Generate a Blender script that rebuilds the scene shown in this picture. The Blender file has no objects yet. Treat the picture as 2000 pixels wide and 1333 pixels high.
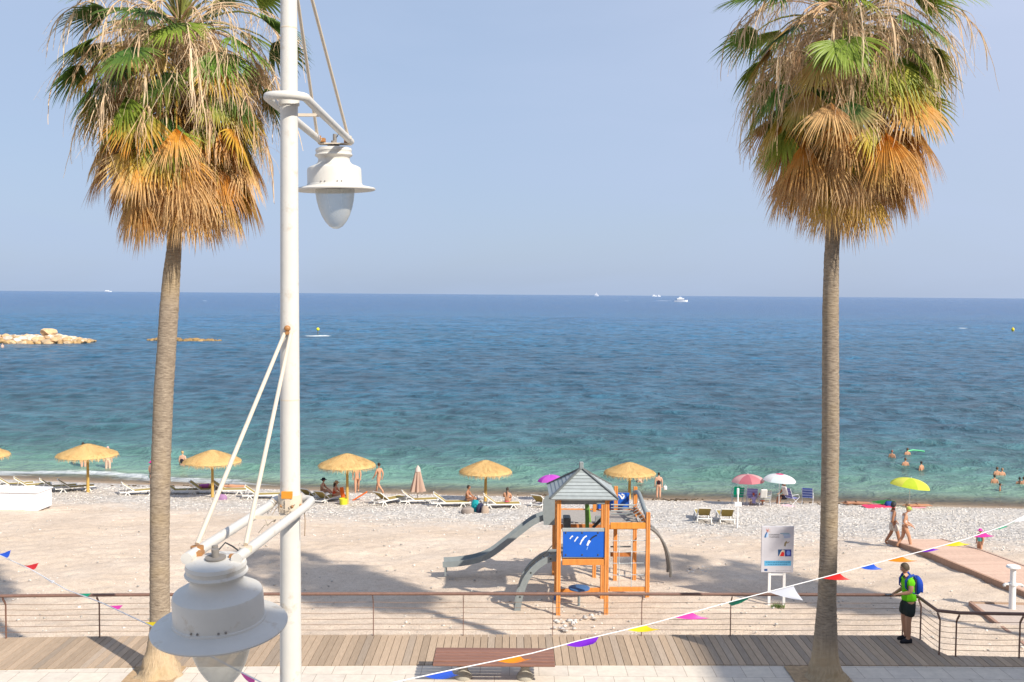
import bpy, bmesh, math, random
import numpy as np
from mathutils import Vector, Matrix, noise
R = math.radians
rnd = random.Random(7)
scene = bpy.context.scene
COL = scene.collection

# ------------------------------------------------------------------ camera
CAMZ = 7.7
FPX = 1944.0                       # focal length in pixels of the 2000 px wide photograph
cam_d = bpy.data.cameras.new("Camera")
cam_d.sensor_width = 36.0
cam_d.lens = 35.0
cam_d.clip_start = 0.1
cam_d.clip_end = 90000
cam = bpy.data.objects.new("Camera", cam_d)
COL.objects.link(cam)
CM = Matrix.Rotation(R(90 - 2.68), 3, 'X') @ Matrix.Rotation(R(0.43), 3, 'Z')
cam.matrix_world = Matrix.Translation((0, 0, CAMZ)) @ CM.to_4x4()
scene.camera = cam

# ------------------------------------------------------------------ sky and sun
SUN_EL, SHX, SHY = 38.0, -0.71, 0.70       # direction in which shadows fall on the ground
world = bpy.data.worlds.new("World")
scene.world = world
world.use_nodes = True
wn, wl = world.node_tree.nodes, world.node_tree.links
wn.clear()
w_out = wn.new("ShaderNodeOutputWorld")
w_bg = wn.new("ShaderNodeBackground")
w_sky = wn.new("ShaderNodeTexSky")
w_sky.sky_type = 'NISHITA'
w_sky.sun_disc = False
w_sky.sun_elevation = R(SUN_EL)
w_sky.sun_rotation = math.atan2(-SHX, -SHY)
w_sky.altitude = 0
w_sky.air_density = 1.0
w_sky.dust_density = 1.6
w_sky.ozone_density = 2.6
w_bg.inputs[1].default_value = 0.085
# thin summer haze veil with faint mottled cirrus over the sky texture
w_tc = wn.new("ShaderNodeTexCoord")
w_map = wn.new("ShaderNodeMapping"); w_map.inputs['Scale'].default_value = (1.2, 1.2, 5.0)
w_nz = wn.new("ShaderNodeTexNoise"); w_nz.inputs['Scale'].default_value = 2.2
w_nz.inputs['Detail'].default_value = 5; w_nz.inputs['Roughness'].default_value = 0.55
w_nz.inputs['Distortion'].default_value = 0.6
w_mr = wn.new("ShaderNodeMapRange")
w_mr.inputs[1].default_value = 0.35; w_mr.inputs[2].default_value = 0.75
w_mr.inputs[3].default_value = 0.74; w_mr.inputs[4].default_value = 0.93
w_mix = wn.new("ShaderNodeMix"); w_mix.data_type = 'RGBA'
w_mix.inputs[7].default_value = (3.6, 4.5, 6.2, 1)
wl.new(w_tc.outputs['Generated'], w_map.inputs[0]); wl.new(w_map.outputs[0], w_nz.inputs['Vector'])
wl.new(w_nz.outputs['Fac'], w_mr.inputs[0]); wl.new(w_mr.outputs[0], w_mix.inputs[0])
# paler, warmer haze towards the right of the view, low in the sky
w_sp = wn.new("ShaderNodeSeparateXYZ"); wl.new(w_tc.outputs['Generated'], w_sp.inputs[0])
w_gx = wn.new("ShaderNodeMapRange"); w_gx.inputs[1].default_value = -0.05; w_gx.inputs[2].default_value = 0.6; w_gx.inputs[3].default_value = 0.0; w_gx.inputs[4].default_value = 0.6
wl.new(w_sp.outputs['X'], w_gx.inputs[0])
w_gz = wn.new("ShaderNodeMapRange"); w_gz.inputs[1].default_value = 0.0; w_gz.inputs[2].default_value = 0.3; w_gz.inputs[3].default_value = 0.25; w_gz.inputs[4].default_value = 1.0
wl.new(w_sp.outputs['Z'], w_gz.inputs[0])
w_mu = wn.new("ShaderNodeMath"); w_mu.operation = 'MULTIPLY'; wl.new(w_gx.outputs[0], w_mu.inputs[0]); wl.new(w_gz.outputs[0], w_mu.inputs[1])
w_m2 = wn.new("ShaderNodeMix"); w_m2.data_type = 'RGBA'; w_m2.inputs[7].default_value = (5.6, 5.9, 7.4, 1)
wl.new(w_mu.outputs[0], w_m2.inputs[0]); wl.new(w_mix.outputs[2], w_m2.inputs[6])
wl.new(w_sky.outputs[0], w_mix.inputs[6]); wl.new(w_m2.outputs[2], w_bg.inputs[0])
wl.new(w_bg.outputs[0], w_out.inputs[0])

sun_d = bpy.data.lights.new("Sun", 'SUN')
sun_d.energy = 4.2
sun_d.angle = R(0.8)
sun_d.color = (1.0, 0.93, 0.82)
sun = bpy.data.objects.new("Sun", sun_d)
COL.objects.link(sun)
ce = math.cos(R(SUN_EL))
sdir = Vector((SHX, SHY, 0)).normalized() * ce + Vector((0, 0, -math.sin(R(SUN_EL))))
sun.rotation_euler = sdir.to_track_quat('-Z', 'Y').to_euler()
sun.location = (30, -30, 40)
scene.view_settings.view_transform = 'Standard'
scene.view_settings.look = 'None'
scene.view_settings.gamma = 1.0
scene.view_settings.exposure = 0.62
scene.cycles.max_bounces = 6
scene.cycles.transparent_max_bounces = 12

# ------------------------------------------------------------------ photograph pixel -> world
def ray(u, v):
    return (CM @ Vector(((u - 1000) / FPX, -(v - 666.5) / FPX, -1.0)))
def W(u, v, y):                      # point of pixel (u,v) at distance y from the camera plane
    d = ray(u, v); return Vector((0, 0, CAMZ)) + d * (y / d.y)
def PZ(u, v, z=0.0):                 # point of pixel (u,v) on height z
    d = ray(u, v); return Vector((0, 0, CAMZ)) + d * ((z - CAMZ) / d.z)
SEA = -4.0
_sh = [PZ(u, v, SEA) for u, v in ((-400, 921), (0, 932), (300, 943), (600, 954), (800, 962), (1000, 965), (1300, 973), (1650, 980), (2000, 990), (2400, 1001))]
SHX_, SHY_ = np.array([p.x for p in _sh]), np.array([p.y for p in _sh])
def shore(x):
    return np.interp(x, SHX_, SHY_)
PT = np.array([-40, -12, -4, 0, 1.2, 3, 8, 14, 20, 30, 36, 60.]);
PH = np.array([-9, -5.6, -4.55, -4.02, -3.86, -3.55, -3.22, -2.55, -1.95, -1.45, -1.3, -1.25])
def gz0(x, y):
    return np.interp(shore(x) - y, PT, PH)
def gz(x, y):                        # sand height with gentle undulation
    b = gz0(x, y)
    return b + 0.05 * np.sin(x * 0.9 + 1.3 * np.sin(y * 0.45)) * np.sin(y * 0.8 + 0.6) * np.clip((shore(x) - y) / 6, 0, 1)
def P(u, v, dz=0.0):                 # pixel -> sand
    d = ray(u, v); y = 30.0
    for _ in range(40):
        p = Vector((0, 0, CAMZ)) + d * (y / d.y)
        z = float(gz(p.x, p.y))
        q = (z - CAMZ) / d.z * d.y
        y = 0.5 * y + 0.5 * q
    p = Vector((0, 0, CAMZ)) + d * (y / d.y)
    p.z = float(gz(p.x, p.y)) + dz
    return p

# ------------------------------------------------------------------ object helpers
def tag(o, label=None, cat=None, group=None, kind=None):
    if label: o["label"] = label
    if cat: o["category"] = cat
    if group: o["group"] = group
    if kind: o["kind"] = kind
    return o
def thing(name, label, cat, loc=(0, 0, 0), rz=0.0, group=None):
    o = bpy.data.objects.new(name, None); COL.objects.link(o)
    o.location = loc; o.rotation_euler = (0, 0, rz); o.empty_display_size = 0.2
    return tag(o, label, cat, group)
def copy_tree(o, parent=None):
    c = o.copy(); COL.objects.link(c)
    if parent: c.parent = parent
    for ch in list(o.children): copy_tree(ch, c)
    return c

class MB:
    """collects coloured polygons and links them as one mesh object"""
    def __init__(s): s.v = []; s.f = []; s.c = []; s.sm = []
    def add(s, vs, fs, col=(0.8, 0.8, 0.8), smooth=False):
        o = len(s.v); s.v.extend([tuple(p) for p in vs])
        for f in fs: s.f.append(tuple(i + o for i in f)); s.c.append(col); s.sm.append(smooth)
    def box(s, c, d, col=(0.8,) * 3, m=None, bev=0.0):
        x, y, z = d[0] / 2, d[1] / 2, d[2] / 2
        if bev > 0:
            b = min(bev, x * .9, y * .9, z * .9)
            bm = bmesh.new(); bmesh.ops.create_cube(bm, size=1)
            for q in bm.verts: q.co = Vector((q.co.x * d[0], q.co.y * d[1], q.co.z * d[2]))
            bmesh.ops.bevel(bm, geom=list(bm.edges), offset=b, segments=1, affect='EDGES')
            bm.verts.index_update()
            vs = [q.co.copy() for q in bm.verts]; fs = [tuple(q.index for q in f.verts) for f in bm.faces]; bm.free()
        else:
            vs = [Vector((i * x, j * y, k * z)) for i in (-1, 1) for j in (-1, 1) for k in (-1, 1)]
            fs = [(0, 1, 3, 2), (4, 6, 7, 5), (0, 4, 5, 1), (2, 3, 7, 6), (0, 2, 6, 4), (1, 5, 7, 3)]
        c = Vector(c)
        vs = [(m @ q if m is not None else q) + c for q in vs]
        s.add(vs, fs, col)
    def bar(s, a, b, w, h, col=(0.8,) * 3, up=(0, 0, 1), bev=0.0):
        a, b = Vector(a), Vector(b); d = (b - a); L = d.length; d.normalize()
        up = Vector(up)
        if abs(d.dot(up)) > 0.98: up = Vector((0, 1, 0))
        x = d.cross(up).normalized(); z = x.cross(d).normalized()
        m = Matrix((x, d, z)).transposed()
        s.box((a + b) / 2, (w, L, h), col, m, bev)
    def tube(s, pts, rad, n=10, col=(0.8,) * 3, cap=True, smooth=True, jit=None):
        pts = [Vector(p) for p in pts]
        if not hasattr(rad, '__len__'): rad = [rad] * len(pts)
        rings = []; prev = None
        for i, p in enumerate(pts):
            t = (pts[min(i + 1, len(pts) - 1)] - pts[max(i - 1, 0)])
            if t.length < 1e-9: t = Vector((0, 0, 1))
            t.normalize()
            if prev is None:
                a = Vector((1, 0, 0)) if abs(t.x) < 0.9 else Vector((0, 1, 0))
                x = (a - t * a.dot(t)).normalized()
            else:
                x = (prev - t * prev.dot(t)).normalized()
            prev = x; y = t.cross(x)
            r = rad[i]
            rings.append([p + (x * math.cos(k * 2 * math.pi / n) + y * math.sin(k * 2 * math.pi / n)) * (r * (jit(i, k) if jit else 1)) for k in range(n)])
        vs = [q for r_ in rings for q in r_]
        fs = [(i * n + k, i * n + (k + 1) % n, (i + 1) * n + (k + 1) % n, (i + 1) * n + k) for i in range(len(pts) - 1) for k in range(n)]
        s.add(vs, fs, col, smooth)
        if cap:
            s.add(rings[0], [tuple(range(n))[::-1]], col); s.add(rings[-1], [tuple(range(n))], col)
    def lathe(s, prof, c=(0, 0, 0), n=32, col=(0.8,) * 3, m=None, smooth=True, sx=1, sy=1):
        c = Vector(c); vs = []
        for r, z in prof:
            for k in range(n):
                q = Vector((r * sx * math.cos(k * 2 * math.pi / n), r * sy * math.sin(k * 2 * math.pi / n), z))
                vs.append((m @ q if m is not None else q) + c)
        fs = [(i * n + k, i * n + (k + 1) % n, (i + 1) * n + (k + 1) % n, (i + 1) * n + k) for i in range(len(prof) - 1) for k in range(n)]
        s.add(vs, fs, col, smooth)
    def ell(s, c, r, col=(0.8,) * 3, n=12, m=None):
        k = max(6, n // 2 + 2)
        prof = [(max(1e-4, math.sin(math.pi * i / k)), -math.cos(math.pi * i / k)) for i in range(k + 1)]
        c = Vector(c); vs = []
        for q, z in prof:
            for j in range(n):
                p = Vector((q * r[0] * math.cos(j * 2 * math.pi / n), q * r[1] * math.sin(j * 2 * math.pi / n), z * r[2]))
                vs.append((m @ p if m is not None else p) + c)
        s.add(vs, [(i * n + j, i * n + (j + 1) % n, (i + 1) * n + (j + 1) % n, (i + 1) * n + j) for i in range(k) for j in range(n)], col, True)
    def build(s, name, mat, parent=None, loc=None, rz=None, kind=None):
        me = bpy.data.meshes.new(name)
        me.from_pydata(s.v, [], s.f)
        me.polygons.foreach_set('use_smooth', s.sm)
        at = me.attributes.new('col', 'FLOAT_COLOR', 'CORNER')
        cols = np.repeat(np.array([(*c[:3], 1.0) for c in s.c], dtype=np.float32), [len(f) for f in s.f], axis=0)
        at.data.foreach_set('color', cols.ravel())
        me.materials.append(mat); me.update()
        if any(s.sm): me.set_sharp_from_angle(angle=R(38))
        o = bpy.data.objects.new(name, me); COL.objects.link(o)
        if parent: o.parent = parent
        if loc is not None: o.location = loc
        if rz is not None: o.rotation_euler = (0, 0, rz)
        if kind: o["kind"] = kind
        return o

# ------------------------------------------------------------------ materials
def newmat(name):
    m = bpy.data.materials.new(name); m.use_nodes = True
    n, l = m.node_tree.nodes, m.node_tree.links
    return m, n, l, n['Principled BSDF']
def N(n, t, **k):
    x = n.new(t)
    for a, b in k.items():
        if a.startswith('_'): setattr(x, a[1:], b)
        else: x.inputs[a.replace('__', ' ')].default_value = b
    return x
def attr_mat(name, rough=0.7, var=0.12, scale=6.0, bump=0.0, bscale=40.0, spec=0.3, transl=0.0, metal=0.0, stretch=(1, 1, 1), dirt=None, detail=5):
    """per-face colour 'col' with noise variation; optional dirt colour blotches and bump"""
    m, n, l, b = newmat(name)
    at = N(n, 'ShaderNodeAttribute', _attribute_name='col')
    tc = N(n, 'ShaderNodeTexCoord'); mp = N(n, 'ShaderNodeMapping'); mp.inputs['Scale'].default_value = stretch
    l.new(tc.outputs['Object'], mp.inputs[0])
    nz = N(n, 'ShaderNodeTexNoise', Scale=scale, Detail=detail, Roughness=0.62); l.new(mp.outputs[0], nz.inputs['Vector'])
    mr = N(n, 'ShaderNodeMapRange'); mr.inputs[1].default_value = 0.25; mr.inputs[2].default_value = 0.75
    mr.inputs[3].default_value = 1 - var; mr.inputs[4].default_value = 1 + var
    l.new(nz.outputs['Fac'], mr.inputs[0])
    mu = N(n, 'ShaderNodeVectorMath', _operation='SCALE'); l.new(at.outputs['Color'], mu.inputs[0]); l.new(mr.outputs[0], mu.inputs['Scale'])
    outc = mu.outputs[0]
    if dirt:
        dcol, dsc, dlo, dhi = dirt
        dz = N(n, 'ShaderNodeTexNoise', Scale=dsc, Detail=6, Roughness=0.7); l.new(mp.outputs[0], dz.inputs['Vector'])
        dm = N(n, 'ShaderNodeMapRange'); dm.inputs[1].default_value = dlo; dm.inputs[2].default_value = dhi
        l.new(dz.outputs['Fac'], dm.inputs[0])
        mx = N(n, 'ShaderNodeMix', _data_type='RGBA'); mx.inputs[7].default_value = (*dcol, 1)
        l.new(dm.outputs[0], mx.inputs[0]); l.new(outc, mx.inputs[6]); outc = mx.outputs[2]
    l.new(outc, b.inputs['Base Color'])
    b.inputs['Roughness'].default_value = rough; b.inputs['Specular IOR Level'].default_value = spec; b.inputs['Metallic'].default_value = metal
    if bump > 0:
        bz = N(n, 'ShaderNodeTexNoise', Scale=bscale, Detail=4); l.new(mp.outputs[0], bz.inputs['Vector'])
        bp = N(n, 'ShaderNodeBump', Strength=bump, Distance=0.02); l.new(bz.outputs['Fac'], bp.inputs['Height']); l.new(bp.outputs[0], b.inputs['Normal'])
    if transl > 0:
        tr = N(n, 'ShaderNodeBsdfTranslucent'); l.new(outc, tr.inputs[0])
        ms = N(n, 'ShaderNodeMixShader'); ms.inputs[0].default_value = transl
        l.new(b.outputs[0], ms.inputs[1]); l.new(tr.outputs[0], ms.inputs[2]); l.new(ms.outputs[0], n['Material Output'].inputs[0])
    return m
M = {}
M['paint'] = attr_mat('paint', 0.45, 0.06, 5, 0.05, 30, 0.4)
M['oldpaint'] = attr_mat('weathered_white_paint', 0.4, 0.05, 7, 0.06, 25, 0.45, dirt=((0.40, 0.30, 0.19), 7, 0.58, 0.82))
M['plastic'] = attr_mat('plastic', 0.5, 0.05, 4, 0, 30, 0.4)
M['wood'] = attr_mat('wood', 0.65, 0.22, 5, 0.25, 30, 0.25, stretch=(3, 3, 0.5))
M['deck'] = attr_mat('deck_boards', 0.75, 0.16, 6, 0.3, 40, 0.2, stretch=(6, .6, 1))
M['benchwood'] = attr_mat('bench_boards', 0.55, 0.2, 8, 0.2, 40, 0.3, stretch=(.5, 6, 2))
M['skin'] = attr_mat('skin', 0.55, 0.06, 12, 0, 30, 0.35)
M['cloth'] = attr_mat('cloth', 0.85, 0.08, 14, 0.15, 60, 0.15, transl=0.08)
M['canopy'] = attr_mat('parasol_cloth', 0.8, 0.05, 5, 0.1, 40, 0.15, transl=0.35)
M['hair'] = attr_mat('hair', 0.6, 0.3, 60, 0, 30, 0.3)
M['thatch'] = attr_mat('thatch', 0.85, 0.3, 25, 0.4, 60, 0.1, transl=0.15, stretch=(1, 1, 0.4))
M['leaf'] = attr_mat('palm_leaf', 0.5, 0.18, 9, 0.0, 40, 0.35, transl=0.3)
M['straw'] = attr_mat('palm_straw', 0.8, 0.22, 12, 0.0, 40, 0.15, transl=0.3)
M['stone'] = attr_mat('stone', 0.85, 0.25, 2.2, 0.6, 9, 0.2, dirt=((0.25, 0.17, 0.09), 1.3, 0.55, 0.8))
M['pebble'] = attr_mat('pebble', 0.8, 0.12, 10, 0, 20, 0.2)
M['metal'] = attr_mat('rust_brown_metal', 0.5, 0.2, 14, 0.1, 40, 0.4)
M['concrete'] = attr_mat('concrete', 0.85, 0.14, 5, 0.3, 30, 0.2)
M['rope'] = attr_mat('rope', 0.8, 0.1, 30, 0, 40, 0.2)
# ================================================================== setting: sand, water, paving
def grid_mesh(name, X, Y, Z, mat, parent=None, attrs=None, smooth=True):
    r, c = X.shape
    v = np.stack([X, Y, Z], -1).reshape(-1, 3).astype(np.float32)
    i = np.arange(r * c).reshape(r, c)
    f = np.stack([i[:-1, :-1], i[:-1, 1:], i[1:, 1:], i[1:, :-1]], -1).reshape(-1, 4)
    me = bpy.data.meshes.new(name)
    me.vertices.add(len(v)); me.vertices.foreach_set('co', v.ravel())
    me.loops.add(f.size); me.loops.foreach_set('vertex_index', f.ravel().astype(np.int32))
    me.polygons.add(len(f)); me.polygons.foreach_set('loop_start', (np.arange(len(f)) * 4).astype(np.int32))
    me.polygons.foreach_set('use_smooth', np.full(len(f), smooth))
    for k, a in (attrs or {}).items():
        at = me.attributes.new(k, 'FLOAT', 'POINT'); at.data.foreach_set('value', a.reshape(-1).astype(np.float32))
    me.update(calc_edges=True); me.validate()
    me.materials.append(mat)
    o = bpy.data.objects.new(name, me); COL.objects.link(o)
    o["kind"] = "structure"
    return o

nrs = np.random.RandomState(3)
def sines(X, Y, lams, amp, dirs, seed):
    rs = np.random.RandomState(seed); Z = np.zeros_like(X)
    for lam in lams:
        k = 2 * math.pi / lam
        a = rs.uniform(*dirs); Z += amp * lam * np.sin(k * (math.sin(a) * X + math.cos(a) * Y) + rs.uniform(0, 7))
    return Z

# ---- sand
def make_sand():
    m, n, l, b = newmat('beach_sand')
    geo = N(n, 'ShaderNodeNewGeometry')
    def noise_(s, d=6, r=0.6, vec=None):
        q = N(n, 'ShaderNodeTexNoise', Scale=s, Detail=d, Roughness=r); l.new(vec or geo.outputs['Position'], q.inputs['Vector']); return q
    def ramp(fac, stops):
        q = N(n, 'ShaderNodeValToRGB'); e = q.color_ramp.elements
        e[0].position, e[0].color = stops[0][0], (*stops[0][1], 1); e[1].position, e[1].color = stops[-1][0], (*stops[-1][1], 1)
        for p_, c_ in stops[1:-1]: x = e.new(p_); x.color = (*c_, 1)
        l.new(fac, q.inputs[0]); return q
    def mix(f, a, b_, mode='MIX'):
        q = N(n, 'ShaderNodeMix', _data_type='RGBA', _blend_type=mode)
        for s_, i_ in ((f, 0), (a, 6), (b_, 7)):
            if isinstance(s_, (int, float)): q.inputs[i_].default_value = s_
            elif isinstance(s_, tuple): q.inputs[i_].default_value = (*s_, 1)
            else: l.new(s_, q.inputs[i_])
        return q.outputs[2]
    n1 = noise_(0.35); n2 = noise_(5.0, 8, 0.75); n3 = noise_(22, 4)
    base = ramp(n1.outputs['Fac'], [(0.3, (0.58, 0.465, 0.36)), (0.5, (0.645, 0.525, 0.415)), (0.7, (0.70, 0.585, 0.475))]).outputs[0]
    sp = ramp(n2.outputs['Fac'], [(0.3, (0.84, 0.81, 0.77)), (0.5, (1, 1, 1)), (0.72, (1.1, 1.1, 1.1))]).outputs[0]
    c = mix(1.0, base, sp, 'MULTIPLY')
    gr = ramp(n3.outputs['Fac'], [(0.35, (0.84, 0.82, 0.8)), (0.6, (1.06, 1.06, 1.06))]).outputs[0]
    c = mix(1.0, c, gr, 'MULTIPLY')
    # stones in the sand: voronoi cells
    vo = N(n, 'ShaderNodeTexVoronoi', Scale=6.5); l.new(geo.outputs['Position'], vo.inputs['Vector'])
    vc = ramp(vo.outputs['Color'], [(0.0, (0.46, 0.41, 0.36)), (0.45, (0.68, 0.62, 0.555)), (1.0, (0.84, 0.795, 0.74))])
    vd = N(n, 'ShaderNodeMapRange'); vd.inputs[1].default_value = 0.02; vd.inputs[2].default_value = 0.5
    vd.inputs[3].default_value = 1.08; vd.inputs[4].default_value = 0.72; l.new(vo.outputs['Distance'], vd.inputs[0])
    pc = N(n, 'ShaderNodeVectorMath', _operation='SCALE'); l.new(vc.outputs[0], pc.inputs[0]); l.new(vd.outputs[0], pc.inputs['Scale'])
    at = N(n, 'ShaderNodeAttribute', _attribute_name='pebbles')
    ad = N(n, 'ShaderNodeMath', _operation='ADD'); l.new(at.outputs['Fac'], ad.inputs[0])
    nb = noise_(1.6, 5); sb = N(n, 'ShaderNodeMath', _operation='MULTIPLY_ADD'); sb.inputs[1].default_value = 1.2; sb.inputs[2].default_value = -0.6
    l.new(nb.outputs['Fac'], sb.inputs[0]); l.new(sb.outputs[0], ad.inputs[1])
    cl = N(n, 'ShaderNodeMapRange'); cl.inputs[1].default_value = 0.2; cl.inputs[2].default_value = 0.9; l.new(ad.outputs[0], cl.inputs[0])
    c = mix(cl.outputs[0], c, pc.outputs[0])
    # wet strip and wrack line at the water
    aw = N(n, 'ShaderNodeAttribute', _attribute_name='wet')
    c = mix(aw.outputs['Fac'], c, (0.33, 0.225, 0.13))
    ak = N(n, 'ShaderNodeAttribute', _attribute_name='wrack')
    nk = noise_(2.5, 6); ka = N(n, 'ShaderNodeMath', _operation='MULTIPLY'); l.new(ak.outputs['Fac'], ka.inputs[0])
    kb = N(n, 'ShaderNodeMapRange'); kb.inputs[1].default_value = 0.45; kb.inputs[2].default_value = 0.6; l.new(nk.outputs['Fac'], kb.inputs[0]); l.new(kb.outputs[0], ka.inputs[1])
    c = mix(ka.outputs[0], c, (0.12, 0.085, 0.05))
    l.new(c, b.inputs['Base Color'])
    rr = N(n, 'ShaderNodeMapRange'); rr.inputs[3].default_value = 0.9; rr.inputs[4].default_value = 0.45; l.new(aw.outputs['Fac'], rr.inputs[0]); l.new(rr.outputs[0], b.inputs['Roughness'])
    b.inputs['Specular IOR Level'].default_value = 0.2
    hb = N(n, 'ShaderNodeMath', _operation='MULTIPLY_ADD'); hb.inputs[1].default_value = 0.6; l.new(n2.outputs['Fac'], hb.inputs[0]); l.new(n3.outputs['Fac'], hb.inputs[2])
    b1 = N(n, 'ShaderNodeBump', Strength=0.75, Distance=0.06); l.new(hb.outputs[0], b1.inputs['Height'])
    hv = N(n, 'ShaderNodeMath', _operation='MULTIPLY'); l.new(vo.outputs['Distance'], hv.inputs[0]); l.new(cl.outputs[0], hv.inputs[1])
    b2 = N(n, 'ShaderNodeBump', Strength=0.7, Distance=0.08, _invert=True); l.new(hv.outputs[0], b2.inputs['Height']); l.new(b1.outputs[0], b2.inputs['Normal'])
    l.new(b2.outputs[0], b.inputs['Normal'])
    ys = np.concatenate([np.arange(22.0, 62, 0.11), np.arange(62, 100, 1.0)])
    xs = np.concatenate([np.arange(-120, -34, 2.0), np.arange(-34, 34, 0.16), np.arange(34, 121, 2.0)])
    X, Y = np.meshgrid(xs, ys)
    Z = gz(X, Y)
    t = shore(X) - Y
    dry = np.clip((t - 5) / 4, 0, 1)
    fp = sines(X, Y, nrs.uniform(0.35, 1.1, 26), 0.0045, (0, 3.14), 5)       # trampled hollows
    fp2 = sines(X, Y, nrs.uniform(1.5, 5, 10), 0.0028, (0, 3.14), 6)
    # a worn hollow round the play tower
    Z = Z + (fp * 1.1 + fp2) * dry
    Z += 0.12 * np.exp(-((t - 7) / 2.2) ** 2)
    pe = np.clip((t - 2.2) / 1.0, 0, 1) * np.clip(1 - (t - (9 + 0.09 * (X + 20))) / (6.0 + 0.07 * (X + 20)), 0, 1)
    wet = np.clip(1 - (t - 0.9) / 1.6, 0, 1)
    wrk = np.exp(-((t - 2.4) / 0.7) ** 2)
    return grid_mesh('sand', X, Y, Z, m, attrs={'pebbles': pe, 'wet': wet, 'wrack': wrk})
make_sand()

# ---- sea
def make_sea():
    m, n, l, b = newmat('sea_water')
    geo = N(n, 'ShaderNodeNewGeometry')
    at = N(n, 'ShaderNodeAttribute', _attribute_name='off')        # metres out from the waterline, log scaled
    mp = N(n, 'ShaderNodeMapping'); mp.inputs['Scale'].default_value = (0.011, 0.03, 0.02); l.new(geo.outputs['Position'], mp.inputs[0])
    n1 = N(n, 'ShaderNodeTexNoise', Scale=1.0, Detail=5, Roughness=0.55); l.new(mp.outputs[0], n1.inputs['Vector'])
    dj = N(n, 'ShaderNodeMath', _operation='MULTIPLY_ADD'); dj.inputs[1].default_value = 0.16; dj.inputs[2].default_value = -0.08
    l.new(n1.outputs['Fac'], dj.inputs[0])
    ad = N(n, 'ShaderNodeMath', _operation='ADD'); l.new(at.outputs['Fac'], ad.inputs[0]); l.new(dj.outputs[0], ad.inputs[1])
    cr = N(n, 'ShaderNodeValToRGB'); e = cr.color_ramp.elements
    ST = SEA_STOPS
    e[0].position, e[0].color = ST[0][0], (*ST[0][1], 1); e[1].position, e[1].color = ST[-1][0], (*ST[-1][1], 1)
    for p_, c_ in ST[1:-1]: x = e.new(p_); x.color = (*c_, 1)
    l.new(ad.outputs[0], cr.inputs[0])
    # dark sea-grass patches further out
    mp2 = N(n, 'ShaderNodeMapping'); mp2.inputs['Scale'].default_value = (0.02, 0.05, 0.02); l.new(geo.outputs['Position'], mp2.inputs[0])
    n2 = N(n, 'ShaderNodeTexNoise', Scale=1.0, Detail=7, Roughness=0.6); l.new(mp2.outputs[0], n2.inputs['Vector'])
    r2 = N(n, 'ShaderNodeMapRange'); r2.inputs[1].default_value = 0.42; r2.inputs[2].default_value = 0.62; r2.inputs[3].default_value = 1.05; r2.inputs[4].default_value = 0.86
    l.new(n2.outputs['Fac'], r2.inputs[0])
    # ripple streaks: light and dark sides of wind chop painted into the colour
    mp3 = N(n, 'ShaderNodeMapping'); mp3.inputs['Scale'].default_value = (0.50, 0.52, 0.3); mp3.inputs['Rotation'].default_value = (0, 0, -0.15); l.new(geo.outputs['Position'], mp3.inputs[0])
    n3 = N(n, 'ShaderNodeTexNoise', Scale=1.0, Detail=4, Roughness=0.58, Distortion=0.5); l.new(mp3.outputs[0], n3.inputs['Vector'])
    r3 = N(n, 'ShaderNodeMapRange'); r3.inputs[1].default_value = 0.38; r3.inputs[2].default_value = 0.60; l.new(n3.outputs['Fac'], r3.inputs[0])
    for a0, a1, b0, b1, inp in ((.2, .42, .92, .60, 3), (.2, .42, 1.06, 1.30, 4)):       # painted chop contrast grows away from the sheltered edge
        g_ = N(n, 'ShaderNodeMapRange'); g_.inputs[1].default_value = a0; g_.inputs[2].default_value = a1; g_.inputs[3].default_value = b0; g_.inputs[4].default_value = b1
        l.new(at.outputs['Fac'], g_.inputs[0]); l.new(g_.outputs[0], r3.inputs[inp])
    mp6 = N(n, 'ShaderNodeMapping'); mp6.inputs['Scale'].default_value = (0.10, 0.055, 0.3); l.new(geo.outputs['Position'], mp6.inputs[0])
    n6 = N(n, 'ShaderNodeTexNoise', Scale=1.0, Detail=5, Roughness=0.7, Distortion=0.4); l.new(mp6.outputs[0], n6.inputs['Vector'])
    r6 = N(n, 'ShaderNodeMapRange'); r6.inputs[1].default_value = 0.38; r6.inputs[2].default_value = 0.62; r6.inputs[3].default_value = 0.82; r6.inputs[4].default_value = 1.16
    l.new(n6.outputs['Fac'], r6.inputs[0])
    m6 = N(n, 'ShaderNodeMath', _operation='MULTIPLY'); l.new(r2.outputs[0], m6.inputs[0]); l.new(r6.outputs[0], m6.inputs[1])
    mm = N(n, 'ShaderNodeMath', _operation='MULTIPLY'); l.new(m6.outputs[0], mm.inputs[0]); l.new(r3.outputs[0], mm.inputs[1])
    sc = N(n, 'ShaderNodeVectorMath', _operation='SCALE'); l.new(cr.outputs[0], sc.inputs[0]); l.new(mm.outputs[0], sc.inputs['Scale'])
    # foam where waves break
    fo = N(n, 'ShaderNodeAttribute', _attribute_name='foam')
    mp4 = N(n, 'ShaderNodeMapping'); mp4.inputs['Scale'].default_value = (0.7, 2.4, 1); l.new(geo.outputs['Position'], mp4.inputs[0])
    n4 = N(n, 'ShaderNodeTexNoise', Scale=1.0, Detail=8, Roughness=0.7); l.new(mp4.outputs[0], n4.inputs['Vector'])
    fa = N(n, 'ShaderNodeMath', _operation='ADD'); l.new(fo.outputs['Fac'], fa.inputs[0]); l.new(n4.outputs['Fac'], fa.inputs[1])
    fr = N(n, 'ShaderNodeMapRange'); fr.inputs[1].default_value = 1.02; fr.inputs[2].default_value = 1.2; l.new(fa.outputs[0], fr.inputs[0])
    mx = N(n, 'ShaderNodeMix', _data_type='RGBA'); mx.inputs[7].default_value = (0.72, 0.76, 0.76, 1)
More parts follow.
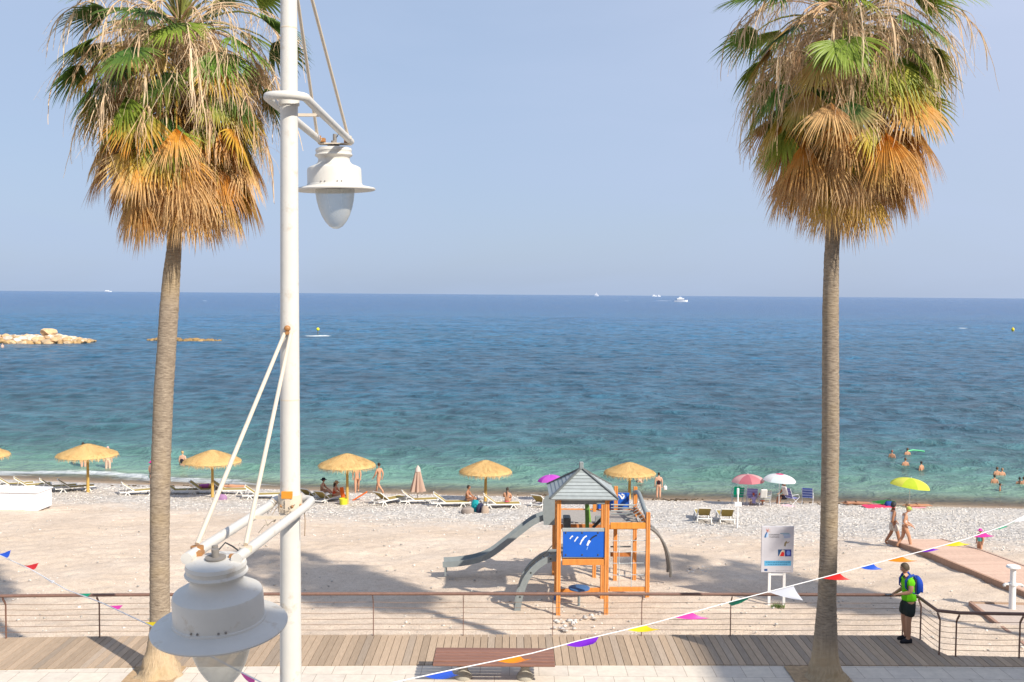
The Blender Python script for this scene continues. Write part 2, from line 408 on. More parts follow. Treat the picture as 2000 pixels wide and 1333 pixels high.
    l.new(fr.outputs[0], mx.inputs[0]); l.new(sc.outputs[0], mx.inputs[6]); l.new(mx.outputs[2], b.inputs['Base Color'])
    b.inputs['IOR'].default_value = 1.33; b.inputs['Specular IOR Level'].default_value = 0.42
    rg = N(n, 'ShaderNodeMapRange'); rg.inputs[3].default_value = 0.2; rg.inputs[4].default_value = 0.8; l.new(fr.outputs[0], rg.inputs[0]); l.new(rg.outputs[0], b.inputs['Roughness'])
    mp5 = N(n, 'ShaderNodeMapping'); mp5.inputs['Scale'].default_value = (0.8, 1.5, 1); mp5.inputs['Rotation'].default_value = (0, 0, 0.12); l.new(geo.outputs['Position'], mp5.inputs[0])
    n5 = N(n, 'ShaderNodeTexNoise', Scale=1.3, Detail=7, Roughness=0.68, Distortion=0.3); l.new(mp5.outputs[0], n5.inputs['Vector'])
    b1 = N(n, 'ShaderNodeBump', Strength=0.9, Distance=0.35); l.new(n5.outputs['Fac'], b1.inputs['Height'])
    b2 = N(n, 'ShaderNodeBump', Strength=0.7, Distance=1.5); l.new(n3.outputs['Fac'], b2.inputs['Height']); l.new(b1.outputs[0], b2.inputs['Normal'])
    l.new(b2.outputs[0], b.inputs['Normal'])
    # thin film of water over the sand at the very edge
    al = N(n, 'ShaderNodeAttribute', _attribute_name='thin')
    l.new(al.outputs['Fac'], b.inputs['Alpha'])
    ys = [44.0]; s = 0.20
    while ys[-1] < 60000:
        ys.append(ys[-1] + max(0.17, ys[-1] * 0.0032 if ys[-1] < 520 else ys[-1] * 0.03))
    ys = np.array(ys)
    sx = np.linspace(-1, 1, 620)
    X = sx[None, :] * (ys[:, None] * 0.78 + 22); Y = np.repeat(ys[:, None], len(sx), 1)
    off = Y - shore(X)
    calm = np.clip((off + 0.5) / 9, 0.03, 1)
    Z = np.zeros_like(X)
    rs = np.random.RandomState(11)
    for i in range(46):
        lam = 0.9 * (9.0 / 0.9) ** rs.uniform(0, 1)
        k = 2 * math.pi / lam; a = rs.normal(0.12, 0.42)
        ph = k * (math.sin(a) * X + math.cos(a) * Y) + rs.uniform(0, 7)
        res = np.clip(lam / np.maximum(0.17, Y * 0.0032) / 4 - 0.5, 0, 1)
        amp = 0.0052 * lam ** 0.85
        Z += amp * res * (1 - 2 * np.abs(np.sin(ph / 2 + 1.2 * np.sin(0.11 * X + i))) ** 1.3 * 1.0)
    # small swell heaping up before the beach
    sw = 0.07 * np.exp(-((off - 3.2 - 0.8 * np.sin(X * 0.13)) / 0.8) ** 2) + 0.05 * np.exp(-((off - 8 - 1.2 * np.sin(X * 0.09 + 2)) / 1.3) ** 2)
    Z = Z * calm + sw * np.clip(0.6 + 0.6 * np.sin(X * 0.21 + 1), 0, 1)
    lo = np.log10(np.clip(off, 0.5, 20000) / 0.5) / np.log10(20000 / 0.5)
    left = np.clip((-12 - X) / 6, 0, 1)
    foam = (0.60 * np.exp(-((off - 0.7) / 0.5) ** 2) * (0.72 + 0.3 * np.sin(X * 0.5) * np.sin(X * 0.17 + 1))
            + 0.75 * left * np.exp(-((off - 2.0 - 0.5 * np.sin(X * 0.4)) / 1.1) ** 2))
    q = W(625, 655, 1.0); 
    cx, cy = REEF_FOAM
    foam += 1.0 * np.exp(-((X - cx) / 4.6) ** 2 - ((Y - cy) / 3.5) ** 2)
    for fx, fy, ww, hh in FOAM_SPOTS:
        foam += 0.9 * np.exp(-((X - fx) / ww) ** 2 - ((Y - fy) / hh) ** 2)
    thin = np.clip(0.35 + off / 5.0, 0.0, 1)
    return grid_mesh('water', X, Y, Z + SEA, m, attrs={'off': lo, 'foam': foam, 'thin': thin})
# lo = log10(off/0.5)/4.6 : 1 m .065 | 3 m .17 | 8 m .26 | 20 m .35 | 60 m .45 | 150 m .54 | 400 m .63 | 2 km .78
SEA_STOPS = [(0.0, (0.34, 0.27, 0.18)), (0.10, (0.26, 0.26, 0.18)), (0.19, (0.19, 0.31, 0.22)), (0.255, (0.13, 0.265, 0.205)), (0.32, (0.065, 0.165, 0.165)),
             (0.41, (0.034, 0.105, 0.145)), (0.5, (0.023, 0.092, 0.155)), (0.56, (0.016, 0.105, 0.19)), (0.61, (0.011, 0.115, 0.235)), (0.7, (0.010, 0.088, 0.225)), (0.9, (0.016, 0.10, 0.255))]
_q = PZ(620, 656, SEA); REEF_FOAM = (_q.x, _q.y)
FOAM_SPOTS = []
for (u, v, ww, hh) in ((1295, 588, 30, 40), (1523, 663, 1.6, 1.4), (1400, 585, 8, 30), (1880, 641, 2.5, 3), (1222, 588, 22, 30), (400, 588, 4, 20), (536, 586, 4, 20)):
    q = PZ(u, v, SEA); FOAM_SPOTS.append((q.x, q.y, ww, hh))
make_sea()

# ---- a base ground sheet under everything (land side, and sea bed to the horizon)
def plane(name, x0, x1, y0, y1, z, mat):
    X, Y = np.meshgrid(np.linspace(x0, x1, 3), np.linspace(y0, y1, 3))
    return grid_mesh(name, X, Y, np.full_like(X, z), mat)
mg, n_, l_, b_ = newmat('bare_ground'); b_.inputs['Base Color'].default_value = (0.3, 0.25, 0.19, 1); b_.inputs['Roughness'].default_value = 0.9
plane('ground', -60000, 60000, -60000, 60000, -9.2, mg)

# ---- promenade edges, from the photograph, on z = 0
EDGE = [PZ(u, v, 0) for u, v in ((-500, 1257), (-200, 1250), (0, 1246.5), (200, 1244), (500, 1241.5), (800, 1240.5), (1100, 1240.5), (1400, 1241), (1790, 1242.5))]
EDGE += [PZ(u, v, 0) for u, v in ((1838, 1281), (2000, 1284.5), (2400, 1292))]
FRONT = [PZ(u, v, 0) for u, v in ((-500, 1325), (-200, 1314), (0, 1309), (200, 1305), (500, 1301.5), (800, 1300), (1100, 1300), (1400, 1300), (1700, 1301), (2000, 1303), (2400, 1308))]
ex, ey = [p.x for p in EDGE], [p.y for p in EDGE]
fx_, fy_ = [p.x for p in FRONT], [p.y for p in FRONT]
edge = lambda x: float(np.interp(x, ex, ey)); front = lambda x: float(np.interp(x, fx_, fy_))
# boardwalk: every board a box with a gap, all in one sheet
def make_deck():
    mb = MB(); rr = random.Random(4)
    x = -24.0
    while x < 26:
        w = 0.148
        a, b_2 = front(x + w / 2) + 0.012, edge(x + w / 2)
        sl = 0.0
        t = rr.random(); g = 0.75 + 0.3 * rr.random()
        c = (0.45 * g, 0.335 * g, 0.235 * g) if t > .2 else (0.41 * g, 0.32 * g, 0.24 * g)
        ang = 0.12 * math.sin(x * 0.35 + 0.5) * 0
        y0, y1, z0, z1 = a, b_2, -0.03, 0.012 + rr.uniform(-.002, .002)
        e1, e0 = edge(x), edge(x + w)
        f1, f0 = front(x) + .012, front(x + w) + .012
        vs = [(x, f1, z0), (x + w, f0, z0), (x + w, e0, z0), (x, e1, z0), (x, f1, z1), (x + w, f0, z1), (x + w, e0, z1), (x, e1, z1)]
        mb.add(vs, [(4, 5, 6, 7), (0, 1, 5, 4), (1, 2, 6, 5), (2, 3, 7, 6), (3, 0, 4, 7)], c)
        x += w + 0.012
    o = mb.build('boardwalk', M['deck'], kind='structure')
    # near-black sheet under the board gaps, and the sea wall below the edge
    mb = MB(); xs = list(np.arange(-24, 26.01, 0.5))
    for i in range(len(xs) - 1):
        a, b2 = xs[i], xs[i + 1]
        mb.add([(a, front(a) - .02, -.035), (b2, front(b2) - .02, -.035), (b2, edge(b2) - .03, -.035), (a, edge(a) - .03, -.035)], [(0, 1, 2, 3)], (0.05, 0.04, 0.03))
    mb.build('boardwalk_base', M['concrete'], kind='structure')
    mb = MB()
    pts = [(-60, ey[0])] + [(p.x, p.y) for p in EDGE] + [(60, ey[-1] - 1)]
    for (a, b2), (c, d) in zip(pts[:-1], pts[1:]):
        mb.add([(a, b2 - .04, -2.6), (c, d - .04, -2.6), (c, d - .04, -.04), (a, b2 - .04, -.04)], [(0, 1, 2, 3)], (0.45, 0.39, 0.31))
    mb.build('sea_wall', M['concrete'], kind='structure')
make_deck()
def make_paving():
    m, n, l, b = newmat('promenade_paving')
    geo = N(n, 'ShaderNodeNewGeometry')
    br = N(n, 'ShaderNodeTexBrick', Scale=1.0); l.new(geo.outputs['Position'], br.inputs['Vector'])
    br.inputs['Brick Width'].default_value = 0.6; br.inputs['Row Height'].default_value = 0.6; br.inputs['Mortar Size'].default_value = 0.006
    br.inputs['Color1'].default_value = (0.66, 0.58, 0.48, 1); br.inputs['Color2'].default_value = (0.60, 0.53, 0.45, 1); br.inputs['Mortar'].default_value = (0.33, 0.26, 0.2, 1)
    nz = N(n, 'ShaderNodeTexNoise', Scale=5, Detail=8, Roughness=0.7); l.new(geo.outputs['Position'], nz.inputs['Vector'])
    mr = N(n, 'ShaderNodeMapRange'); mr.inputs[1].default_value = .3; mr.inputs[2].default_value = .7; mr.inputs[3].default_value = .86; mr.inputs[4].default_value = 1.1; l.new(nz.outputs['Fac'], mr.inputs[0])
    sc = N(n, 'ShaderNodeVectorMath', _operation='SCALE'); l.new(br.outputs['Color'], sc.inputs[0]); l.new(mr.outputs[0], sc.inputs['Scale'])
    l.new(sc.outputs[0], b.inputs['Base Color']); b.inputs['Roughness'].default_value = 0.8
    xs = np.arange(-40, 40.1, 0.5); f = np.array([front(x) for x in xs])
    ys = np.linspace(0, 1, 8)
    X = np.repeat(xs[None, :], 8, 0); Y = -12 + (f[None, :] + 12) * ys[:, None]
    return grid_mesh('paving', X, Y, np.zeros_like(X) - 0.002, m)
make_paving()
# planting pits of bare earth round the palms
for u0, u1 in ((1530, 1638), (268, 366)):
    a, b2 = PZ(u0, 1302.5, 0), PZ(u1, 1302.5, 0)
    X, Y = np.meshgrid(np.linspace(a.x, b2.x, 12), np.linspace(a.y - 1.5, a.y, 14))
    Z = 0.012 + 0.02 * np.random.RandomState(2).rand(*X.shape)
    msoil = attr_mat('pit_earth', 0.95, 0.3, 9, 0.6, 30)
    o = grid_mesh('tree_pit', X, Y, Z, msoil)
    at = o.data.attributes.new('col', 'FLOAT_COLOR', 'CORNER'); k = len(at.data)
    at.data.foreach_set('color', np.tile(np.array([0.42, 0.29, 0.17, 1], dtype=np.float32), k))
# beach path of pinkish planks leaving the promenade on the right
def make_path():
    L = [P(1738, 1063), P(2010, 1170)]; Rr = [P(1880, 1071), P(2100, 1128)]
    a0, a1, b0, b1 = L[0], L[1], Rr[0], Rr[1]
    d = (a1 - a0); d.z = 0; d.normalize(); nrm = Vector((-d.y, d.x, 0))
    if nrm.x < 0: nrm = -nrm
    width = 2.1; LL = 15.5
    rr = random.Random(2); mb = MB(); s = 0.0
    while s < LL:
        w = 0.14; p = a0 + d * (s + w / 2); 
        g = 0.9 + 0.14 * rr.random()
        z = max(float(gz0(p.x, p.y)), float(gz0(p.x + nrm.x * width, p.y + nrm.y * width))) + 0.16
        c = p + nrm * width / 2; c.z = z
        mb.bar(c - nrm * width / 2, c + nrm * width / 2, w, 0.04, (0.60 * g, 0.41 * g, 0.31 * g))
        s += w + 0.008
    mb.build('path', M['deck'], kind='structure')
    mb = MB()
    for i in range(31):
        p = a0 + d * (i * 0.5); q = a0 + d * ((i + 1) * .5)
        zp = max(float(gz0(p.x, p.y)), float(gz0(p.x + nrm.x * width, p.y + nrm.y * width)))
        zq = max(float(gz0(q.x, q.y)), float(gz0(q.x + nrm.x * width, q.y + nrm.y * width)))
        A, B = Vector((p.x, p.y, zp + .02)), Vector((q.x, q.y, zq + .02))
        mb.bar(A - nrm * .06, B - nrm * .06, .1, .36, (0.40, 0.24, 0.16))
        mb.bar(A + nrm * (width + .06), B + nrm * (width + .06), .1, .36, (0.48, 0.33, 0.25))
    mb.build('path_edging', M['wood'], kind='structure')
    # small slab of boards under the shower
    a = P(1898, 1186); b3 = P(1995, 1250)
    d2 = (b3 - a); d2.z = 0; L2 = d2.length; d2.normalize(); n2 = Vector((-d2.y, d2.x, 0)); n2 = n2 if n2.x > 0 else -n2
    mb = MB(); s = 0
    while s < L2 + 1.5:
        c = a + d2 * s; c.z = a.z + .1
        mb.bar(c, c + n2 * 3.2, .13, .05, (0.50, 0.41, 0.35)); s += .14
    e0 = a - n2 * .05; e1 = a + d2 * (L2 + 1.5) - n2 * .05; e0.z = e1.z = a.z + .02
    mb.bar(e0, e1, .1, .3, (0.36, 0.22, 0.16))
    mb.bar(e0, e0 + n2 * 3.2, .1, .3, (0.40, 0.28, 0.2))
    mb.build('shower_platform', M['deck'], kind='structure')
make_path()
# unseen building added on the right so its roof line shades the promenade
def make_block():
    t = thing('unseen_shade_building', 'tall cream apartment block right of the camera that shades the promenade', 'building', (34.5, -6.5, 0))
    HB = 24.2
    mb = MB(); mb.box((0, 0, HB / 2), (16, 14.5, HB), (0.6, 0.54, 0.45)); mb.build('wall', M['concrete'], t)
    mb = MB(); mb.box((-20.2, 0.1, 6.2), (24.2, 11.5, 12.4), (0.6, 0.54, 0.45)); mb.build('lantern_shade_wing', M['concrete'], t)  # unseen wing, added and sized to put the near lantern in shade
    mb = MB(); mb.box((0, 0, HB + .15), (16.2, 14.7, .3), (0.5, 0.45, 0.4)); mb.build('roof', M['concrete'], t)
    for fl in range(7):
        for k in range(4):
            mb = MB(); mb.box((-6 + 4 * k, 7.27, 2 + fl * 3.2), (1.6, .06, 1.8), (0.05, 0.07, 0.09)); mb.build('window', M['plastic'], t)
make_block()
# ================================================================== palms
def lerp(a, b, t): return a + (b - a) * t
def mixc(a, b, t): return tuple(a[i] + (b[i] - a[i]) * t for i in range(3))
GREEN = [(0.13, 0.24, 0.035), (0.08, 0.17, 0.035), (0.22, 0.31, 0.045), (0.06, 0.13, 0.03)]
YELLOW = [(0.42, 0.40, 0.05), (0.55, 0.38, 0.05), (0.30, 0.36, 0.045)]
ORANGE = [(0.68, 0.34, 0.05), (0.60, 0.26, 0.04)]
BROWN = [(0.55, 0.32, 0.11), (0.60, 0.37, 0.15), (0.44, 0.24, 0.09), (0.66, 0.43, 0.20)]
STRAW = [(0.72, 0.53, 0.34), (0.66, 0.46, 0.28), (0.78, 0.61, 0.42)]
UPV = Vector((0, 0, 1))
def fan_leaf(mb, base, az, el, plen, fl, nseg, spread, c_in, c_out, droop, rr, pend, fold=0.0, wid=0.05, pcol=None):
    """palmate leaf: arched petiole, then a fan of folded segments whose outer halves hang"""
    h = Vector((math.cos(az), math.sin(az), 0))
    d = h * math.cos(el) + UPV * math.sin(el)
    pts = [base.copy()]; p = base.copy(); dd = d.copy(); n = 7
    for i in range(n):
        dd = (dd + Vector((0, 0, -pend * (i + 1) / n))).normalized()
        p = p + dd * (plen / n); pts.append(p.copy())
    mb.tube(pts, [lerp(.03, .013, i / n) for i in range(n + 1)], 5, pcol or mixc(c_in, (0.4, 0.3, .1), .4), cap=False)
    hub = p; side = dd.cross(UPV)
    if side.length < .05: side = Vector((-h.y, h.x, 0))
    side.normalize()
    roll = rr.uniform(-.5, .5)
    nrm = side.cross(dd).normalized()
    side = (side * math.cos(roll) + nrm * math.sin(roll)).normalized(); nrm = side.cross(dd).normalized()
    for k in range(nseg):
        a = lerp(-spread, spread, (k + 0.5) / nseg) + rr.uniform(-.02, .02)
        L = fl * (0.72 + 0.28 * math.cos(a * .8)) * rr.uniform(.86, 1.08)
        cup = abs(a) / max(spread, .01)
        s0 = (dd * math.cos(a) + side * math.sin(a) + nrm * (0.10 - fold * cup)).normalized()
        w = wid * rr.uniform(.85, 1.1); q = hub.copy(); sd = s0.copy()
        cross = (nrm.cross(s0)).normalized(); m = 6
        L1 = []; L2 = []; Cc = []
        dr = droop * rr.uniform(.6, 1.5)
        for i in range(m + 1):
            t = i / m
            ww = w * (0.25 + 2.2 * t if t < .34 else 1.0 * (1 - (t - .34) / .66) ** .85 + .03) * .5
            zz = nrm * (0.012 * (1 - t) * (1 if k % 2 else -1))
            L1.append(q + cross * ww + zz); L2.append(q - cross * ww - zz)
            step = L / m
            if t > .3: sd = (sd + Vector((0, 0, -dr * (t - .25)))).normalized(); sd = (sd + Vector((rr.uniform(-1, 1), rr.uniform(-1, 1), rr.uniform(-.6, .2))) * 0.05).normalized()
            q = q + sd * step
        for i in range(m):
            t = (i + .5) / m
            mb.add([L1[i], L2[i], L2[i + 1], L1[i + 1]], [(0, 1, 2, 3)], mixc(c_in, c_out, min(1, max(0, (t - .25) * 1.5 + rr.uniform(-.12, .12)))))
def strand(mb, p0, d, L, w, col, rr, curl=.25, grav=.35, n=8):
    """one dry hanging ribbon of a spent flower stalk"""
    q = p0.copy(); s = d.normalized(); a = rr.uniform(0, 3.14); cr = Vector((math.cos(a), math.sin(a), 0))
    A = []; B = []
    for i in range(n + 1):
        t = i / n; ww = w * (1 - .75 * t)
        A.append(q + cr * ww); B.append(q - cr * ww)
        s = (s + Vector((rr.uniform(-1, 1) * curl, rr.uniform(-1, 1) * curl, -grav))).normalized(); q = q + s * L / n
    for i in range(n): mb.add([A[i], B[i], B[i + 1], A[i + 1]], [(0, 1, 2, 3)], col)
    return q
def palm(name, label, base, cx_top, path, ztop, zskirt, seed, az_bias=0, show=True, sparse=1.0, greenness=1.0):
    rr = random.Random(seed)
    t = thing(name, label, 'palm tree', base, 0, 'fan palms in a row along the promenade')
    B = Vector(base)
    # trunk with ring scars
    mb = MB(); pts = []; rad = []
    zz = [q[1] for q in path]
    ring = [rr.uniform(.985, 1.018) for _ in range(400)]
    z = 0.0
    while z < ztop - .2:
        x = float(np.interp(z, zz, [q[0] for q in path])); r = float(np.interp(z, zz, [q[2] for q in path]))
        i = int(z / .045)
        pts.append(Vector((x, 0, z))); rad.append(r * ring[i % 400]); z += .045 if z > .7 else .03
    ph = rr.uniform(0, 6)
    rib = lambda i, k: 1 + (0.03 * math.sin(k * 2.6 + i * .1) + .05 * math.sin(k * 1.05 + ph) ) * max(0, 1 - i / 26) + 0.012 * math.sin(k * 5.1 + i * 1.7) + .16 * max(0, 1 - i / 24) * noise.noise(Vector((k * .55 + seed, i * .13, 1.0)))
    mb.tube(pts, rad, 26, (0.36, 0.255, 0.165), jit=rib)
    mb.build('trunk', M['trunk'], t)
    top = pts[-1]
    stem = lambda z: Vector((float(np.interp(z, zz, [q[0] for q in path])), 0, z))
    g = MB(); y_ = MB(); br = MB(); st = MB()
    H = ztop
    # fresh fans
    n = int(48 * greenness)
    for i in range(n):
        f = i / n; el = R(lerp(84, 4, f ** .85)) + rr.uniform(-.12, .12); az = i * 2.399 + rr.uniform(-.3, .3)
        c = rr.choice(GREEN); co = mixc(c, rr.choice(YELLOW), rr.choice((.1, .15, .3)))
        fan_leaf(g, stem(H - .15 - .95 * f), az, el, rr.uniform(1.35, 1.95), rr.uniform(.95, 1.2), 36, R(rr.uniform(62, 82)), c, co, lerp(.15, .55, f), rr, lerp(.08, .42, f), .15, .055)
    # ageing, yellowing fans at mid height
    n = 50
    for i in range(n):
        f = i / n; el = R(lerp(26, -42, f)) + rr.uniform(-.38, .38); az = i * 2.399 + 1 + rr.uniform(-.3, .3)
        c = rr.choice(GREEN + YELLOW + ORANGE[:1] + BROWN[:2]) if f < .6 else rr.choice(YELLOW * 2 + ORANGE * 2 + GREEN[2:3]); co = mixc(c, rr.choice(YELLOW), .6) if f < .45 else rr.choice(ORANGE + BROWN + YELLOW[1:2])
        fan_leaf(y_, stem(H - .9 - 1.1 * f + rr.uniform(-.25, .25)), az, el, rr.uniform(1.3, 1.9) * lerp(1.05, 1.0, f), rr.uniform(.9, 1.15), 36, R(rr.uniform(52, 78)), c, co, .33, rr, .5, .2, .05)
    # dead skirt
    n = 68
    for i in range(n):
        f = i / n; el = R(lerp(6, -38, f)) + rr.uniform(-.32, .32); az = i * 2.399 + rr.uniform(-.3, .3)
        c = rr.choice(BROWN + ORANGE + YELLOW[1:2]); co = mixc(rr.choice(BROWN), STRAW[0], rr.uniform(0, .5))
        zb = H - 1.9 - (H - 1.9 - zskirt - 1.95) * f
        fan_leaf(br, stem(zb), az, el, rr.uniform(.95, 1.3) * lerp(1.5, 1.3, f), rr.uniform(.95, 1.3), 40, R(rr.uniform(34, 60)), c, co, .6, rr, .42, .3, .028)
    # spent flower stalks hanging through the crown
    for i in range(int(78 * sparse)):
        az = i * 2.399 + rr.uniform(-.5, .5); el = R(rr.uniform(0, 66)); d = Vector((math.cos(az) * math.cos(el), math.sin(az) * math.cos(el), math.sin(el)))
        p = stem(H - .3 - .7 * rr.random()); q = p.copy(); L = rr.uniform(1.7, 2.75); m = 12; dd = d.copy(); c = rr.choice(STRAW); ps = [q.copy()]
        for k in range(m):
            dd = (dd + Vector((0, 0, -.17))).normalized(); q = q + dd * L / m; ps.append(q.copy())
            if k > 3:
                for _ in range(rr.choice((3, 4, 5))):
                    sd = (dd * .4 + Vector((rr.uniform(-1, 1), rr.uniform(-1, 1), rr.uniform(-.9, .5)))).normalized()
                    e = strand(st, q, sd, rr.uniform(.25, .95), rr.uniform(.004, .011), mixc(c, rr.choice(STRAW), .5), rr, .32, .24)
                    if rr.random() < .45:
                        for _k in range(3):
                            strand(st, q + (e - q) * rr.uniform(.2, .8), Vector((rr.uniform(-1, 1), rr.uniform(-1, 1), rr.uniform(-1, .4))), rr.uniform(.1, .28), .003, c, rr, .6, .15, 5)
        st.tube(ps, [.016] * 8 + [.011] * 5, 4, c, cap=False)
        for _ in range(4): strand(st, q, dd, rr.uniform(.5, 1.3), rr.uniform(.008, .02), c, rr, .16, .3)
    for i in range(105):
        az = rr.uniform(0, 6.28); rad_ = rr.uniform(.5, 1.75); p = stem(H - rr.uniform(.3, 2.1)) + Vector((math.cos(az), math.sin(az), 0)) * rad_ - UPV * (.25 * rad_ * rad_ * .5)
        c = rr.choice(STRAW); d0 = Vector((math.cos(az) * .35, math.sin(az) * .35, -1))
        for k in range(15):
            sd = (d0 + Vector((rr.uniform(-1, 1), rr.uniform(-1, 1), rr.uniform(-.3, .3))) * .55).normalized()
            strand(st, p + sd * rr.uniform(0, .3), sd, rr.uniform(.4, 1.25), rr.uniform(.004, .012), mixc(c, rr.choice(BROWN + STRAW), .4), rr, .3, .22)
    g.build('green_fronds', M['leaf'], t); y_.build('yellowing_fronds', M['leaf'], t)
    br.build('dead_frond_skirt', M['straw'], t); st.build('dry_flower_stalks', M['straw'], t)
    return t
def trunk_mat():
    m, n, l, b = newmat('palm_trunk')
    tc = N(n, 'ShaderNodeTexCoord'); mp = N(n, 'ShaderNodeMapping'); mp.inputs['Scale'].default_value = (5, 5, 22); l.new(tc.outputs['Object'], mp.inputs[0])
    n1 = N(n, 'ShaderNodeTexNoise', Scale=1.6, Detail=8, Roughness=.7); l.new(mp.outputs[0], n1.inputs['Vector'])
    mp2 = N(n, 'ShaderNodeMapping'); mp2.inputs['Scale'].default_value = (14, 14, .7); l.new(tc.outputs['Object'], mp2.inputs[0])
    n2 = N(n, 'ShaderNodeTexNoise', Scale=1.6, Detail=6, Roughness=.6); l.new(mp2.outputs[0], n2.inputs['Vector'])
    sp = N(n, 'ShaderNodeSeparateXYZ'); l.new(tc.outputs['Object'], sp.inputs[0])
    n3 = N(n, 'ShaderNodeTexNoise', Scale=1.1, Detail=4); l.new(tc.outputs['Object'], n3.inputs['Vector'])
    cr = N(n, 'ShaderNodeValToRGB'); e = cr.color_ramp.elements; e[0].position = .3; e[0].color = (.15, .115, .085, 1); e[1].position = .66; e[1].color = (.40, .325, .245, 1)
    mw = N(n, 'ShaderNodeMapRange'); mw.inputs[1].default_value = .3; mw.inputs[2].default_value = 1.3; l.new(sp.outputs['Z'], mw.inputs[0])
    mm = N(n, 'ShaderNodeMix'); l.new(mw.outputs[0], mm.inputs[0]); l.new(n2.outputs['Fac'], mm.inputs[2]); l.new(n1.outputs['Fac'], mm.inputs[3]); l.new(mm.outputs[0], cr.inputs[0])
    lo = N(n, 'ShaderNodeMapRange'); lo.inputs[1].default_value = .95; lo.inputs[2].default_value = .45; lo.inputs[3].default_value = 0; lo.inputs[4].default_value = .6; l.new(sp.outputs['Z'], lo.inputs[0])
    mx = N(n, 'ShaderNodeMix', _data_type='RGBA'); mx.inputs[7].default_value = (.55, .40, .235, 1); l.new(lo.outputs[0], mx.inputs[0]); l.new(cr.outputs[0], mx.inputs[6])
    m3 = N(n, 'ShaderNodeMapRange'); m3.inputs[1].default_value = .5; m3.inputs[2].default_value = .72; m3.inputs[4].default_value = .35; l.new(n3.outputs['Fac'], m3.inputs[0])
    my = N(n, 'ShaderNodeMix', _data_type='RGBA'); my.inputs[7].default_value = (.46, .33, .16, 1); l.new(m3.outputs[0], my.inputs[0]); l.new(mx.outputs[2], my.inputs[6])
    l.new(my.outputs[2], b.inputs['Base Color']); b.inputs['Roughness'].default_value = .9; b.inputs['Specular IOR Level'].default_value = .15
    bp = N(n, 'ShaderNodeBump', Strength=.9, Distance=.035); l.new(mm.outputs[0], bp.inputs['Height']); l.new(bp.outputs[0], b.inputs['Normal'])
    return m
M['trunk'] = trunk_mat()
YP = 19.75
def palm_from_px(name, label, px, v_base, vtop, vskirt, seed, **k):
    b = W(px[0][0], v_base, YP); b.z = 0.0
    path = []
    for u, v, wpx in px:
        p = W(u, v, YP); path.append((p.x - b.x, p.z, wpx * YP / FPX / 2))
    path.sort(key=lambda q: q[1])
    path[0] = (path[0][0], 0.0, path[0][2])
    zt = W(1000, vtop, YP).z; zs = W(1000, vskirt, YP).z
    return palm(name, label, tuple(b), 0, path, zt, zs, seed, **k)
palm_from_px('palm_tree', 'shaggy fan palm on the left beside the white lamp post, trunk leaning a little', [(312, 1330, 98), (312, 1312, 84), (311, 1290, 62), (312, 1265, 50), (313, 1230, 40), (312, 1150, 38), (312, 1050, 37), (313, 950, 38), (316, 860, 37), (320, 760, 37), (325, 690, 36), (330, 610, 36), (335, 540, 33), (340, 490, 28), (345, 300, 26), (350, 90, 22), (350, -10, 20)],
             1330, 12, 462, 21)
palm_from_px('palm_tree', 'shaggy fan palm on the right with upright trunk, standing by the bunting', [(1612, 1330, 88), (1611, 1312, 68), (1611, 1290, 55), (1612, 1265, 48), (1613, 1230, 43), (1615, 1170, 36), (1618, 1080, 34), (1620, 980, 33), (1622, 860, 33), (1622, 740, 32), (1622, 600, 31), (1624, 500, 28), (1628, 440, 26), (1640, 300, 26), (1652, 60, 22), (1652, -50, 20)],
             1330, -25, 432, 33)
# third palm of the row, beyond the right edge: its shadow falls on the sand
t3 = copy_tree(bpy.data.objects['palm_tree.001']); t3.location.x += 14.6; t3.rotation_euler[2] = 0.9
t3["label"] = 'shaggy fan palm beyond the right end of the fence, shading the sand'
# ================================================================== lamp post with two hanging lanterns
WH = (0.62, 0.595, 0.55); CRM = (0.62, 0.53, 0.42); RUST = (0.36, 0.17, 0.06); GREYM = (0.22, 0.2, 0.18)
def glass_mat():
    m, n, l, b = newmat('frosted_globe')
    b.inputs['Base Color'].default_value = (0.62, 0.60, 0.54, 1); b.inputs['Roughness'].default_value = 0.22; b.inputs['Specular IOR Level'].default_value = .6
    tr = N(n, 'ShaderNodeBsdfTransparent'); tr.inputs[0].default_value = (0.93, 0.96, 0.97, 1)
    lw = N(n, 'ShaderNodeLayerWeight', Blend=0.35); mr = N(n, 'ShaderNodeMapRange'); mr.inputs[3].default_value = 0.34; mr.inputs[4].default_value = 0.8; l.new(lw.outputs['Facing'], mr.inputs[0])
    ms = N(n, 'ShaderNodeMixShader'); l.new(mr.outputs[0], ms.inputs[0]); l.new(tr.outputs[0], ms.inputs[1]); l.new(b.outputs[0], ms.inputs[2]); l.new(ms.outputs[0], n['Material Output'].inputs[0])
    return m
M['globe'] = glass_mat()
